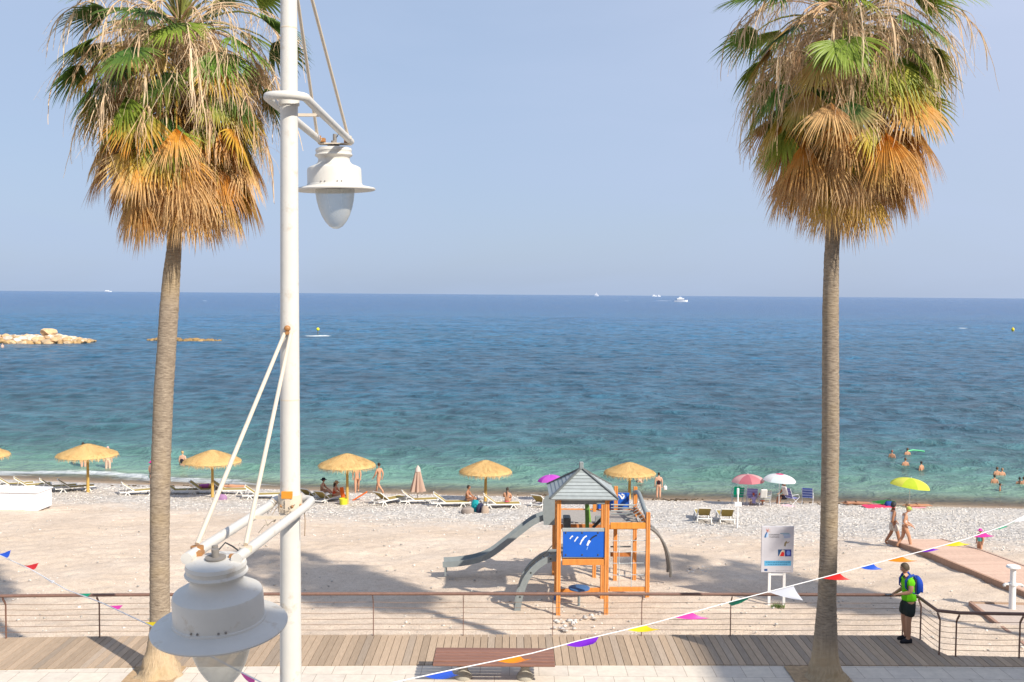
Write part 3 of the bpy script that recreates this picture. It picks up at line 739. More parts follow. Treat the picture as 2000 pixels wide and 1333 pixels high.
def lantern(t, x, y, z, tilt=0.0, roll=-1.5):
    """z is the height of the brim"""
    m = Matrix.Rotation(tilt, 3, 'X') @ Matrix.Rotation(R(roll), 3, 'Y')
    c = Vector((x, y, z))
    mb = MB()
    prof = [(.16, -.005), (.20, -.012), (.318, -.034), (.327, -.030), (.329, -.022), (.322, -.014), (.25, .002), (.226, .008), (.224, .018), (.219, .022), (.217, .135), (.212, .15), (.19, .163), (.15, .178), (.132, .195), (.126, .212), (.127, .228), (.137, .24), (.148, .246), (.152, .254), (.148, .262), (.143, .266), (.143, .282), (.147, .288), (.142, .306), (.12, .314), (.055, .32), (.0001, .322)]
    mb.lathe(prof, c, 56, WH, m)
    for a in (-1.9, -1.75, -1.3, -1.15): mb.ell(c + m @ Vector((.222 * math.cos(a), .222 * math.sin(a), .03)), (.006, .006, .006), GREYM, 6)
    head = mb.build('lamp_head', M['oldpaint'], t)
    mb = MB(); mb.lathe([(.0001, .322), (.05, .323), (.05, .33), (.018, .332), (.018, .37), (.0001, .372)], c, 20, GREYM, m)
    mb.build('cap_fitting', M['metal'], head)
    mb = MB(); mb.lathe([(.158, -.006), (.157, -.05), (.15, -.11), (.136, -.17), (.115, -.23), (.088, -.28), (.055, -.32), (.025, -.338), (.0001, -.342)], c, 48, (.5, .5, .5), m)
    mb.build('glass_globe', M['globe'], head)
def lamp_post():
    py = 6.5; px = W(566, 660, py).x
    t = thing('lamp_post', 'tall white lamp post with two hanging bell lanterns on tubular arms', 'street lamp', (px, py, 0))
    mb = MB()
    zs = [0, 4.8, 6.0, 7.0, 8.0, 8.9, 10.2, 11.0]; rs = [.085, .0725, .067, .0625, .059, .056, .05, .045]
    mb.tube([(0, 0, z) for z in zs], rs, 40, WH); mb.lathe([(.16, 0), (.16, .04), (.1, .08), (.09, .3)], (0, 0, 0), 32, WH)
    pole = mb.build('pole', M['oldpaint'], t)
    def arm(sgn, z, tie_z, dz=0.0):
        L = 1.72; hw = .122; zr = z; z = z + dz
        mb = MB()
        pts = [(-hw, sgn * L, z), (-hw, sgn * .1, zr + .004)]
        for k in range(9):
            a = math.pi * k / 8
            pts.append((-hw * math.cos(a), -sgn * .07 - sgn * .085 * math.sin(a), zr + .006))
        pts += [(hw, sgn * .1, zr + .004), (hw, sgn * L, z)]
        mb.tube(pts, .0275, 16, WH); 
        a_ = mb.build('arm', M['oldpaint'], t)
        mb = MB(); mb.box((0, sgn * (L - .06), z - .03), (.26, .09, .008), CRM); mb.build('bracket_plate', M['metal'], a_)
        mb = MB(); mb.box((0, sgn * .52, zr + dz * .3), (.2, .02, .02), CRM); mb.build('cross_bar', M['oldpaint'], a_); mb = MB()
        mb.tube([(0, sgn * (L - .06), z - .03), (0, sgn * (L - .06), z + .05)], .016, 10, GREYM); mb.build('cable_gland', M['metal'], a_); mb = MB(); mb.tube([(0.02, sgn * (L - .06), z + .03), (.04, sgn * (L - .1), z + .055), (.09, sgn * (L - .05), z + .05), (.112, sgn * (L - .1), z + .01)], .004, 6, (.05, .05, .05)); mb.build('cable', M['metal'], a_); mb = MB()
        mb.box((-.09, sgn * (L - .1), z - .005), (.04, .05, .03), RUST); mb.build('rusty_bracket', M['metal'], a_); mb = MB(); mb.box((.09, sgn * (L - .05), z - .005), (.03, .03, .03), RUST)
        mb.build('rusty_bracket', M['metal'], a_)
        for s in (-1, 1):
            mb = MB(); e = Vector((s * hw, sgn * (L - .17), z + .028)); b = Vector((s * .02, sgn * .055, tie_z))
            mb.tube([e, b], .0125, 10, CRM); mb.tube([e + Vector((0, .0, -.035)), e + Vector((0, 0, -.01))], .033, 12, RUST if s < 0 else CRM)
            mb.build('tie_rod', M['oldpaint'], t)
        mb = MB(); mb.ell((0, sgn * .07, tie_z + .03), (.022, .02, .02), RUST, 10); mb.tube([(0, -.08, tie_z), (0, .08, tie_z)], .012, 8, RUST); mb.build('tie_bolt', M['metal'], t)
        lantern(t, 0 if sgn > 0 else .02, sgn * (L - .06), z - (.375 if sgn > 0 else .325), R(2) if sgn > 0 else R(6), -1.5 if sgn > 0 else -1.2)
    zu = W(560, 197, py).z; zl = W(568, 985, py).z
    arm(1, zu, 10.05); arm(-1, zl, W(562, 650, py).z, W(428, 1092, py - 1.72).z - zl)
    # collars round the pole
    mb = MB(); mb.lathe([(.06, -.055), (.078, -.055), (.078, .055), (.06, .055)], (0, 0, zl + .01), 32, CRM); mb.build('pole_collar', M['oldpaint'], t); mb = MB(); mb.lathe([(.056, -.02), (.066, -.02), (.066, .02), (.056, .02)], (0, 0, zu - .01), 32, WH); mb.build('pole_collar', M['oldpaint'], t); mb = MB()
    for a in (-2.2, -1.2, -.4): mb = MB(); mb.ell((.08 * math.cos(a), .08 * math.sin(a), zl), (.01, .01, .01), RUST, 8); mb.build('collar_bolt', M['oldpaint'], t)
    mb = MB(); mb.box((.0, -.08, zl), (.03, .012, .09), CRM); mb.build('clamp_lug', M['oldpaint'], t)
    for zz_ in (7.0, 9.4, 5.6): mb = MB(); mb.lathe([(.0655 - .0035 * (zz_ - 6), -.006), (.0675 - .0035 * (zz_ - 6), 0), (.0655 - .0035 * (zz_ - 6), .006)], (0, 0, zz_), 32, CRM); mb.build('weld_seam', M['oldpaint'], t)
    mb = MB(); mb.box((-.005, -.072, zl + .075), (.07, .02, .045), (.72, .3, .04)); mb.build('orange_tag', M['cloth'], t)
    # twisted wire ends at the collar
    mb = MB(); rr = random.Random(5)
    for k in range(7):
        p = Vector((rr.uniform(-.09, .03), -.08, zl + rr.uniform(-.02, .04))); ps = [p]
        for _ in range(6): p = p + Vector((rr.uniform(-.05, .03), rr.uniform(-.02, .02), rr.uniform(-.06, .02))); ps.append(p)
        mb.tube(ps, .003, 5, (.45, .38, .3))
    mb.tube([(.1, -.05, zl + .02), (.11, -.06, zl - .1), (.105, -.05, zl - .2)], .003, 5, (.3, .2, .12))
    mb.build('tie_wires', M['rope'], t)
    return Vector((px, py, 0))
LP = lamp_post()

# ================================================================== railing along the boardwalk
def railing():
    t = thing('railing', 'rust brown post and wire railing along the seaward edge of the boardwalk', 'railing', (0, 0, 0))
    C = (0.17, 0.085, 0.06)
    off = .10
    us = [-500, -330, -160, 15, 197, 374, 552, 730, 905, 1079, 1252, 1425, 1597, 1760]
    vs = np.interp(us, [-500, -200, 0, 200, 500, 800, 1100, 1400, 1790], [1257, 1250, 1246.5, 1244, 1241.5, 1240.5, 1240.5, 1241, 1242.5])
    top = []; mid = []
    def post(b, out, flat=False, dx=0):
        mb = MB(); h = .98
        p0 = Vector((b.x, b.y, -.05)); 
        pts = [p0, p0 + UPV * .82, p0 + UPV * .90 - out * .05, p0 + UPV * 1.0 - out * .13]
        for a, c in zip(pts[:-1], pts[1:]): mb.bar(a, c + (c - a).normalized() * .008, .014, .05, C, up=tuple(out) if abs(out.z) < .9 else (0, 1, 0))
        mb.build('post', M['metal'], t)
        top.append(p0 + UPV * 1.055 - out * .14); mid.append(p0)
    for u, v in zip(us, vs):
        b = PZ(u, v, 0); b.y -= .06
        post(b, Vector((0, 1, 0)))
    # the diagonal step and the part nearer the camera
    k1 = len(top)
    for u, v, o in ((1797, 1250, (.75, .66, 0)), (1834, 1280, (.75, .66, 0)), (1866, 1283.5, (0, 1, 0)), (1990, 1286, (0, 1, 0)), (2150, 1290, (0, 1, 0)), (2320, 1293, (0, 1, 0))):
        b = PZ(u, v, 0); post(b, Vector(o).normalized())
    mb = MB(); pts = [Vector(p) for p in top]
    mb.tube(pts, .036, 14, (0.185, 0.105, 0.08)); mb.build('handrail', M['metal'], t)
    for k in range(6):
        z = .10 + k * .125; mb = MB()
        P_ = []
        for i, p in enumerate(mid):
            P_.append(Vector((p.x, p.y, z + .05)))
            if i + 1 < len(mid):
                q = mid[i + 1]
                for s in (.25, .5, .75): P_.append(Vector((lerp(p.x, q.x, s), lerp(p.y, q.y, s), z + .05 - .012 * math.sin(math.pi * s) * (1 + .6 * math.sin(i * 3.1 + k)))))
        mb.tube(P_, .0055, 6, (.23, .14, .09)); mb.build('wire', M['metal'], t)
railing()

# ================================================================== bench
def bench():
    a = W(1, 1, 1)
    f0, f1 = PZ(845, 1297, .46), PZ(1084, 1297, .46); bk = PZ(1085, 1265, .46)
    cx, cy = (f0.x + f1.x) / 2, (f0.y + bk.y) / 2; L = f1.x - f0.x; D = bk.y - f0.y
    t = thing('park_bench', 'backless slatted brown bench on two round stone pedestals at the boardwalk edge', 'bench', (cx, cy, 0))
    mb = MB(); n = 6; rr = random.Random(3)
    for k in range(n):
        y = -D / 2 + (k + .5) * D / n; g = rr.uniform(.8, 1.15)
        mb.box((0, y, .44 - (.012 if k in (0, n - 1) else 0)), (L, D / n - .035, .045), (.25 * g, .125 * g, .09 * g), bev=.008)
    mb.build('seat', M['benchwood'], t)
    for s in (-.62, .62):
        mb = MB()
        mb.box((s, 0, .39), (.22, D * .8, .05), (.12, .1, .08), bev=.01)
        mb.lathe([(.17, 0), (.175, .05), (.14, .11), (.095, .16), (.085, .22), (.09, .3), (.12, .345), (.12, .365)], (s, 0, 0), 24, (.36, .33, .27), sx=1.0, sy=1.0)
        mb.build('pedestal', M['concrete'], t)
bench()

# ================================================================== bunting
FC = {'blue': (.02, .10, .62), 'red': (.65, .02, .02), 'white': (.7, .72, .8), 'green': (.0, .30, .16), 'pink': (.70, .05, .38), 'yellow': (.72, .55, .01), 'purple': (.16, .01, .48), 'orange': (.85, .25, .01)}
def bunting(name, label, pts, flags):
    """pts: (u,v,y) along the cord; flags: (u_start, u_end, colour, shape params)"""
    ws = [W(*p) for p in pts]
    t = thing(name, label, 'bunting', ws[0])
    o = ws[0]
    mb = MB(); mb.tube([p - o for p in ws], .005, 6, (.78, .76, .76)); mb.build('cord', M['rope'], t)
    us = [p[0] for p in pts]
    for (u0, u1, colr, (tu, tv), wav) in flags:
        if us[-1] > us[0]: A = W(u0, float(np.interp(u0, us, [p[1] for p in pts])), float(np.interp(u0, us, [p[2] for p in pts]))); B = W(u1, float(np.interp(u1, us, [p[1] for p in pts])), float(np.interp(u1, us, [p[2] for p in pts])))
        else:
            ru = us[::-1]; A = W(u0, float(np.interp(u0, ru, [p[1] for p in pts][::-1])), float(np.interp(u0, ru, [p[2] for p in pts][::-1]))); B = W(u1, float(np.interp(u1, ru, [p[1] for p in pts][::-1])), float(np.interp(u1, ru, [p[2] for p in pts][::-1])))
        yT = (A.y + B.y) / 2 + wav[1]
        T = W(tu, tv, yT)
        mb = MB(); n = 8
        # triangle A,B,T blown by the wind, with a rolling wave
        nv = (B - A).cross(T - A)
        nv = nv.normalized() if nv.length > 1e-6 else UPV
        rows = []
        for i in range(n + 1):
            s = i / n; row = []
            for j in range(5):
                w = j / 4; p = (A * (1 - w) + B * w) * (1 - s) + T * s
                p = p + nv * (wav[0] * math.sin(s * 4.2 + w * 1.5) * (.3 + s)) + UPV * (-.015 * math.sin(math.pi * s))
                row.append(p - o)
            rows.append(row)
        vs = [p for r_ in rows for p in r_]
        fs = [(i * 5 + j, i * 5 + j + 1, (i + 1) * 5 + j + 1, (i + 1) * 5 + j) for i in range(n) for j in range(4)]
        mb.add(vs, fs, FC[colr], True)
        f = mb.build('pennant', M['flag'], t); f["label"] = colr + ' pennant'
M['flag'] = attr_mat('pennant_plastic', .45, .05, 6, 0, 30, .4, transl=.3)
# right-hand string: from the lamp post towards the upper right
bunting('bunting', 'long string of coloured pennants running from the lamp post up to the right', [(585, 1372, 6.45), (680, 1355, 7.0), (770, 1333, 7.5), (900, 1305, 8.2), (1040, 1276, 8.9), (1130, 1252, 9.4), (1270, 1219, 10.0), (1440, 1172, 10.5), (1620, 1125, 11.0), (1700, 1103, 11.3), (1800, 1077, 11.6), (1880, 1055, 11.9), (1960, 1028, 12.2), (2000, 1008, 12.4), (2160, 950, 13.2)],
        [(826, 882, 'blue', (895, 1322), (.012, -.1)), (968, 1016, 'orange', (1037, 1290), (.012, .05)), (1102, 1170, 'purple', (1157, 1260), (.012, 0)),
         (1222, 1262, 'yellow', (1288, 1231), (.01, .05)), (1316, 1352, 'pink', (1386, 1208), (.01, .1)), (1422, 1476, 'green', (1428, 1181), (.012, .1)), (1500, 1550, 'white', (1566, 1172), (.018, .12)),
         (1604, 1640, 'red', (1660, 1132), (.01, .1)), (1678, 1706, 'blue', (1724, 1112), (.01, .08)), (1730, 1762, 'orange', (1792, 1096), (.012, .1)), (1795, 1822, 'purple', (1842, 1071), (.01, .1)),
         (1842, 1872, 'yellow', (1898, 1063), (.01, .1)), (1900, 1924, 'pink', (1943, 1047), (.01, .1)), (1937, 1962, 'green', (1982, 1021), (.01, .1)), (1978, 2010, 'white', (2030, 1010), (.01, .1))])
bunting('bunting', 'short string of coloured pennants crossing the railing at the left edge', [(585, 1372, 6.45), (485, 1320, 6.9), (400, 1276, 7.4), (300, 1225, 8.0), (200, 1178, 8.7), (130, 1152, 9.3), (60, 1112, 10.0), (0, 1085, 10.6), (-160, 1000, 12.2)],
        [(498, 470, 'pink', (499, 1345), (.01, 0)), (298, 266, 'yellow', (304, 1217), (.008, 0)), (222, 200, 'pink', (240, 1184), (.008, 0)), (160, 136, 'green', (178, 1161), (.008, 0)),
         (100, 82, 'white', (106, 1136), (.008, .05)), (62, 40, 'red', (76, 1101), (.008, .05)), (12, -8, 'blue', (22, 1076), (.008, .05))])
# ================================================================== wooden climbing tower with slides
OR = (0.62, 0.235, 0.055); ORD = (0.42, 0.16, 0.05); GY = (0.22, 0.245, 0.25); GYL = (0.33, 0.36, 0.36); BLU = (0.01, 0.105, 0.52); DK = (0.05, 0.055, 0.055)
def playground():
    fl, fr = P(1093, 1200), P(1187, 1200)
    y0 = (fl.y + fr.y) / 2; base = Vector(((fl.x + fr.x) / 2, y0, gz(0, y0)))
    t = thing('climbing_tower', 'orange timber climbing tower with grey hipped roof, slides and blue panels on the sand', 'play tower', base)
    o = base
    ya, yb, yc = y0, y0 + 1.75, y0 + 4.6      # front frame, rear frame of the roofed tower, far frame
    def Q(u, v, y): return W(u, v, y) - o
    def gzr(p): return float(gz(p.x + o.x, p.y + o.y)) - o.z
    def post(u, vtop, y, w=.125, col=OR):
        a = Q(u, vtop, y); g = gzr(a); mb = MB()
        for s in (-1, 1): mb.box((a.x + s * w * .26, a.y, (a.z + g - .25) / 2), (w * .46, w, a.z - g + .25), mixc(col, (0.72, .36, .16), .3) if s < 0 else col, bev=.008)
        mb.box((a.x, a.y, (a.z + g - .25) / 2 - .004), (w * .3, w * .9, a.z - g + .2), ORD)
        mb.build('post', M['wood'], t); return a
    def beam(a, b, w, h, col=OR, name='beam', mat='wood', up=(0, 0, 1)):
        mb = MB(); mb.bar(a, b, w, h, col, up, bev=.008); return mb.build(name, M[mat], t)
    # posts of the roofed tower
    post(1092, 972, ya); post(1186, 972, ya); post(1088, 973, yb); post(1178, 973, yb)
    # posts of the far deck
    post(1083, 966, yc); post(1162, 964, yc); post(1241, 951, yc); post(1266, 1001, yb); post(1203, 950, yc - .2)
    # roof: four boarded slopes
    A, B = Q(1074, 974, ya - .18), Q(1208, 974, ya - .18); ze = A.z - .02; depth = yb - ya + .42
    pk = Vector(((A.x + B.x) / 2 - .02, (ya + yb) / 2 - o.y, Q(1137, 916, (ya + yb) / 2).z))
    yf, ybk = ya - .20 - o.y, yb + .26 - o.y
    cs = [Vector((A.x, yf, ze)), Vector((B.x, yf, ze)), Vector((B.x, ybk, ze)), Vector((A.x, ybk, ze))]
    roofp = None
    for k in range(4):
        a, b = cs[k], cs[(k + 1) % 4]; mb = MB(); nb = 9
        nn = (b - a).cross(pk - a).normalized()
        for i in range(nb):
            s0, s1 = i / nb, (i + .93) / nb
            q = [a.lerp(pk, s0), b.lerp(pk, s0), b.lerp(pk, s1), a.lerp(pk, s1)]
            th = nn * .028; lap = nn * .012
            q0 = [q[0] + lap, q[1] + lap, q[2], q[3]]
            vs = q0 + [p - th for p in q]
            g = 0.92 + .16 * ((i * 7 + k * 3) % 5) / 5
            mb.add(vs, [(0, 1, 2, 3), (7, 6, 5, 4), (0, 4, 5, 1), (1, 5, 6, 2), (2, 6, 7, 3), (3, 7, 4, 0)], tuple(x * g for x in GYL))
        mb.build('roof_slope', M['playpaint'], t)
    mb = MB()
    for c in cs: mb.bar(c + Vector((0, 0, .02)), pk + Vector((0, 0, .03)), .06, .045, (.12, .13, .13))
    mb.build('hip_boards', M['playpaint'], t)
    mb = MB(); mb.box(pk + Vector((0, 0, .09)), (.13, .13, .24), GY, bev=.02); mb.build('finial', M['playpaint'], t)
    for zz_, yy in ((979, ya + .07), (982, yb - .05)):
        beam(Q(1094, zz_, yy), Q(1184, zz_, yy), .05, .1, GY, 'eave_beam', 'playpaint')
    beam(Vector((cs[0].x + .22, ya - o.y, ze - .06)), Vector((cs[0].x + .22, yb - o.y, ze - .06)), .05, .1, GY, 'eave_beam', 'playpaint')
    beam(Vector((cs[1].x - .22, ya - o.y, ze - .06)), Vector((cs[1].x - .22, yb - o.y, ze - .06)), .05, .1, GY, 'eave_beam', 'playpaint')
    # front balustrade with the blue panel and its painted dolphins-of-spray marks
    p0, p1 = Q(1099, 1088, ya - .01), Q(1181, 1037, ya - .01)
    mb = MB(); mb.box((p0 + p1) / 2, (p1.x - p0.x, .03, p1.z - p0.z), BLU, bev=.006); pan = mb.build('blue_panel', M['plastic'], t)
    mb = MB()
    def stroke(pts, w, col, yy, f=Q):
        q = [f(u, v, yy) for u, v in pts]
        for i, (a, b) in enumerate(zip(q[:-1], q[1:])):
            ww = w * (1 - .6 * abs(i / max(1, len(q) - 1) - .4)); d = (b - a).normalized(); nrm = Vector((-d.z, 0, d.x)) * ww
            mb.add([a - nrm, b - nrm, b + nrm, a + nrm], [(0, 1, 2, 3)], col)
    WHT = (.75, .78, .8)
    stroke([(1113, 1053), (1116, 1049), (1119, 1047)], .020, WHT, ya - .031); stroke([(1122, 1058), (1126, 1052), (1129, 1049)], .022, WHT, ya - .031)
    stroke([(1133, 1064), (1136, 1057), (1141, 1050), (1146, 1047)], .024, WHT, ya - .031); stroke([(1147, 1066), (1149, 1061), (1152, 1056)], .036, WHT, ya - .031)
    stroke([(1152, 1056), (1156, 1051), (1162, 1047), (1166, 1046)], .024, (.02, .03, .05), ya - .031); stroke([(1146, 1074), (1148, 1068)], .012, (.25, .45, .8), ya - .031)
    mb.build('painted_marks', M['plastic'], pan)
    for u in (1105, 1137, 1168):
        for v in (1041, 1084): mb = MB(); mb.ell(Q(u, v, ya - .03), (.025, .015, .025), DK, 8); mb.build('panel_bolt', M['plastic'], pan)
    beam(Q(1098, 1035, ya), Q(1183, 1035, ya), .07, .10, GYL, 'rail', 'playpaint'); beam(Q(1098, 1084 + 1, ya + .03), Q(1183, 1085, ya + .03), .07, .14, GYL, 'rail', 'playpaint')
    beam(Q(1098, 1098, ya), Q(1183, 1098, ya), .07, .17); beam(Q(1098, 1098 - 4, yb), Q(1176, 1094, yb), .07, .17)
    za = Q(1098, 1096, ya).z
    # decks
    for (ya_, yb_, u0, u1, zz) in ((ya, yb, 1098, 1180, za),):
        mb = MB(); x0, x1 = Q(u0, 1100, ya).x, Q(u1, 1100, ya).x; n = 9
        for i in range(n): mb.box(((x0 + x1) / 2, ya - o.y + .1 + (yb - ya - .1) * (i + .5) / n, zz + .05), (x1 - x0, (yb - ya - .1) / n - .012, .035), (.30, .25, .2))
        mb.build('deck', M['wood'], t)
    beam(Vector((Q(1092, 1098, ya).x, ya - o.y, za)), Vector((Q(1092, 1098, ya).x, yb - o.y, za)), .06, .17, ORD); beam(Vector((Q(1187, 1098, ya).x, ya - o.y, za)), Vector((Q(1187, 1098, ya).x, yb - o.y, za)), .06, .17, ORD)
    # upper deck at the back and right
    zb = Q(1230, 1027, yb).z
    xl, xr = Q(1083, 1000, yc).x, Q(1266, 1027, yb).x
    beam(Q(1192, 1027, yb), Q(1264, 1027, yb), .07, .19, (.66, .27, .05)); 
    beam(Vector((xl, yc - o.y, zb - .2)), Vector((Q(1241, 1000, yc).x, yc - o.y, zb - .2)), .07, .19)
    beam(Vector((xr, yb - o.y, zb)), Vector((Q(1241, 1000, yc).x, yc - o.y, zb - .1)), .07, .19, ORD)
    beam(Vector((xl + .1, yb + .9 - o.y, zb - .25)), Vector((xr - .2, yb + .9 - o.y, zb - .25)), .07, .15, ORD)
    mb = MB(); n = 17; x0 = xl + .1; x1 = xr - .15
    for i in range(n): mb.box(((x0 + x1) / 2, yb + .95 - o.y + (yc - yb - 1.0) * (i + .5) / n, zb - .15), (x1 - x0, (yc - yb - 1.0) / n - .015, .035), (.34, .31, .28))
    mb.build('deck', M['wood'], t)
    # far blue panels
    for (u0, v0, u1, v1) in ((1206, 997, 1229, 963), (1184, 997, 1200, 962), (1166, 1000, 1180, 962)):
        a, b = Q(u0, v0, yc), Q(u1, v1, yc); mb = MB(); mb.box((a + b) / 2, (b.x - a.x, .03, b.z - a.z), BLU, bev=.006)
        pn = mb.build('blue_panel', M['plastic'], t)
        if u0 == 1206:
            mb = MB(); stroke([(1208, 966), (1212, 969), (1216, 975)], .03, WHT, yc - .02); stroke([(1214, 965), (1219, 968), (1217, 974)], .028, WHT, yc - .02); stroke([(1222, 964), (1227, 980), (1228, 996)], .02, (.01, .04, .2), yc - .02); mb.build('painted_marks', M['plastic'], pn)
    for u in (1161, 1183): beam(Q(u, 1030, yc - .3), Q(u, 962, yc - .3), .11, .06, OR, 'board', up=(0, 1, 0))
    # green board and dark cross braces seen through the tower
    beam(Q(1147, 1032, yb + .5), Q(1146, 975, yb + .5), .12, .05, (.12, .26, .06), 'green_board', 'playpaint', up=(0, 1, 0)); beam(Q(1153, 1020, yb + .6), Q(1149, 986, yb + .6), .06, .05, (.22, .42, .08), 'green_board', 'playpaint', up=(0, 1, 0))
    beam(Q(1158, 1031, yb + .2), Q(1180, 1008, yb + .2), .05, .09, DK, 'brace', 'playpaint'); beam(Q(1177, 1008, yb + .2), Q(1185, 1030, yb + .2), .05, .09, GY, 'brace', 'playpaint')
    mb = MB(); a, b = Q(1100, 1030, yb + .3), Q(1114, 1009, yb + .3); mb.box((a + b) / 2, (b.x - a.x, .5, b.z - a.z), (.09, .10, .10), bev=.02); mb.build('play_box', M['playpaint'], t)
    mb = MB(); a, b = Q(1162, 1030, yb + .9), Q(1178, 1008, yb + .9); mb.box((a + b) / 2, (b.x - a.x, .06, b.z - a.z), GY, bev=.01); mb.build('grey_panel', M['playpaint'], t)
    # side safety panel (curved grey hood at the top of the long slide)
    mb = MB(); pts = []
    ys_ = (yc - .75, yc + .1)
    for s_, yy in enumerate(ys_):
        outl = [(1062, 1026), (1060, 1000), (1061, 978), (1066, 969), (1080, 967), (1086, 972), (1086, 1026)]
        vs = [Q(u, v, yy) for u, v in outl]; vs2 = [p + Vector((0, .03, 0)) for p in vs]; k = len(vs)
        mb.add(vs + vs2, [tuple(range(k)), tuple(range(2 * k - 1, k - 1, -1))] + [(i, (i + 1) % k, k + (i + 1) % k, k + i) for i in range(k)], GYL if s_ else GY)
        mb.build('slide_hood', M['playpaint'], t); mb = MB()
    # ---- slides: swept trough
    def slide(path, y, w, name, rim=.13, col=GY, sup=True, dy=0.0):
        q = [Q(u, v, y) for u, v in path]
        mb = MB(); sec = [(-w / 2 - .03, rim + .02), (-w / 2 - .03, -.04), (w / 2 + .03, -.04), (w / 2 + .03, rim + .02), (w / 2, rim + .02), (w / 2 - .03, .02), (w / 2 - .10, 0), (-w / 2 + .10, 0), (-w / 2 + .03, .02), (-w / 2, rim + .02)]
        # smooth the path
        m = 40; ts = np.linspace(0, len(q) - 1, m); sp = []
        for tt in ts:
            i = min(int(tt), len(q) - 2); f = tt - i
            a, b, c, d = q[max(i - 1, 0)], q[i], q[i + 1], q[min(i + 2, len(q) - 1)]
            sp.append(0.5 * ((2 * b) + (c - a) * f + (2 * a - 5 * b + 4 * c - d) * f * f + (3 * b - a - 3 * c + d) * f ** 3))
        k = len(sec); vs = []
        for i, p in enumerate(sp):
            dirv = (sp[min(i + 1, m - 1)] - sp[max(i - 1, 0)]); dirv.y = 0; dirv.normalize(); up = Vector((-dirv.z, 0, dirv.x)); up = up if up.z > 0 else -up
            if abs(dirv.x) < .25: up = Vector((-1 if dirv.z else 0, 0, .2)).normalized()
            for a, b in sec: vs.append(p + Vector((0, a + dy * i / m, 0)) + up * b)
        mb.add(vs, [(i * k + j, i * k + (j + 1) % k, (i + 1) * k + (j + 1) % k, (i + 1) * k + j) for i in range(m - 1) for j in range(k)], col, False)
        mb.add(vs[:k], [tuple(range(k))[::-1]], col); mb.add(vs[-k:], [tuple(range(k))], col)
        s = mb.build(name, M['playpaint'], t)
        return s, sp
    ysl = yc - .35
    s1, sp = slide([(1086, 1012), (1068, 1010), (1045, 1018), (1020, 1036), (990, 1060), (960, 1082), (930, 1094), (895, 1100), (866, 1102)], ysl, .52, 'long_slide')
    mb = MB(); e = sp[-1]; mb.box((e.x + .08, e.y - .25, e.z - .15), (.05, .05, .34), GY); mb.box((e.x + .08, e.y + .25, e.z - .15), (.05, .05, .34), GY); mb.build('slide_foot', M['playpaint'], t)
    # arched rung ladder at the front left
    yl = ya + .55
    L = [Q(u, v, yl) for u, v in ((1094, 1086), (1078, 1085), (1060, 1092), (1042, 1106), (1028, 1124), (1019, 1146), (1013, 1170), (1009, 1196))]
    def smooth(q, m):
        ts = np.linspace(0, len(q) - 1, m); sp = []
        for tt in ts:
            i = min(int(tt), len(q) - 2); f = tt - i
            a, b, c, d = q[max(i - 1, 0)], q[i], q[i + 1], q[min(i + 2, len(q) - 1)]
            sp.append(0.5 * ((2 * b) + (c - a) * f + (2 * a - 5 * b + 4 * c - d) * f * f + (3 * b - a - 3 * c + d) * f ** 3))
        return sp
    Ls = smooth(L, 30)
    for yy in (-.33, .33):
        mb = MB()
        vs = []; k = len(Ls)
        for i, p in enumerate(Ls):
            dv = Ls[min(i + 1, k - 1)] - Ls[max(i - 1, 0)]; dv.y = 0; dv.normalize(); nv = Vector((dv.z, 0, -dv.x))
            for a_, b_ in ((-.03, -.09), (.03, -.09), (.03, .09), (-.03, .09)): vs.append(p + Vector((0, yy + a_, 0)) + nv * b_)
        mb.add(vs, [(i * 4 + j, i * 4 + (j + 1) % 4, (i + 1) * 4 + (j + 1) % 4, (i + 1) * 4 + j) for i in range(k - 1) for j in range(4)] + [(0, 1, 2, 3), (4 * k - 1, 4 * k - 2, 4 * k - 3, 4 * k - 4)], GY)
        mb.build('ladder_side', M['playpaint'], t)
    for i in range(2, 28, 3):
        mb = MB(); a = Ls[i]; mb.tube([a + Vector((0, -.33, -.02)), a + Vector((0, .33, -.02))], .022, 10, (.3, .32, .32)); mb.build('rung', M['playpaint'], t)
    mb = MB(); mb.tube([Q(1078, 1066, yl - .35), Q(1064, 1082, yl - .35), Q(1048, 1094, yl - .35), Q(1034, 1106, yl - .35), Q(1025, 1116, yl - .35)], .012, 6, (.06, .06, .06)); mb.build('chain', M['playpaint'], t)
    mb = MB()
    for f in (.2, .5, .8):
        a = Ls[int(29 * f)] + Vector((0, -.36, 0)); mb.ell(a, (.03, .015, .03), DK, 8)
    mb.build('ladder_bolts', M['playpaint'], t)
    # arched pole ladder on the right
    Ar = smooth([Q(u, v, yc - .5) for u, v in ((1250, 1022), (1266, 1026), (1282, 1038), (1295, 1058), (1303, 1080), (1307, 1108))], 22)
    for yy in (-.3, .3):
        mb = MB(); mb.tube([p + Vector((0, yy, -.02)) for p in Ar] + [Ar[-1] + Vector((0, yy, -.25))], .045, 10, (.16, .15, .14)); mb.build('arched_rail', M['playpaint'], t)
    for i in range(2, 21, 4):
        mb = MB(); mb.tube([Ar[i] + Vector((0, -.3, 0)), Ar[i] + Vector((0, .3, 0))], .02, 8, (.2, .2, .2)); mb.build('rung', M['playpaint'], t)
    # curved guard of the upper deck: top tube with ribs
    G = smooth([Q(u, v, y) for u, v, y in ((1240, 962, yc), (1246, 962, yc - .5), (1251, 972, yc - 1.1), (1257, 990, yc - 1.9), (1263, 1006, yb + .3), (1264, 1012, yb))], 20)
    mb = MB(); mb.tube(G, .07, 12, GY); mb.build('guard_rail', M['playpaint'], t)
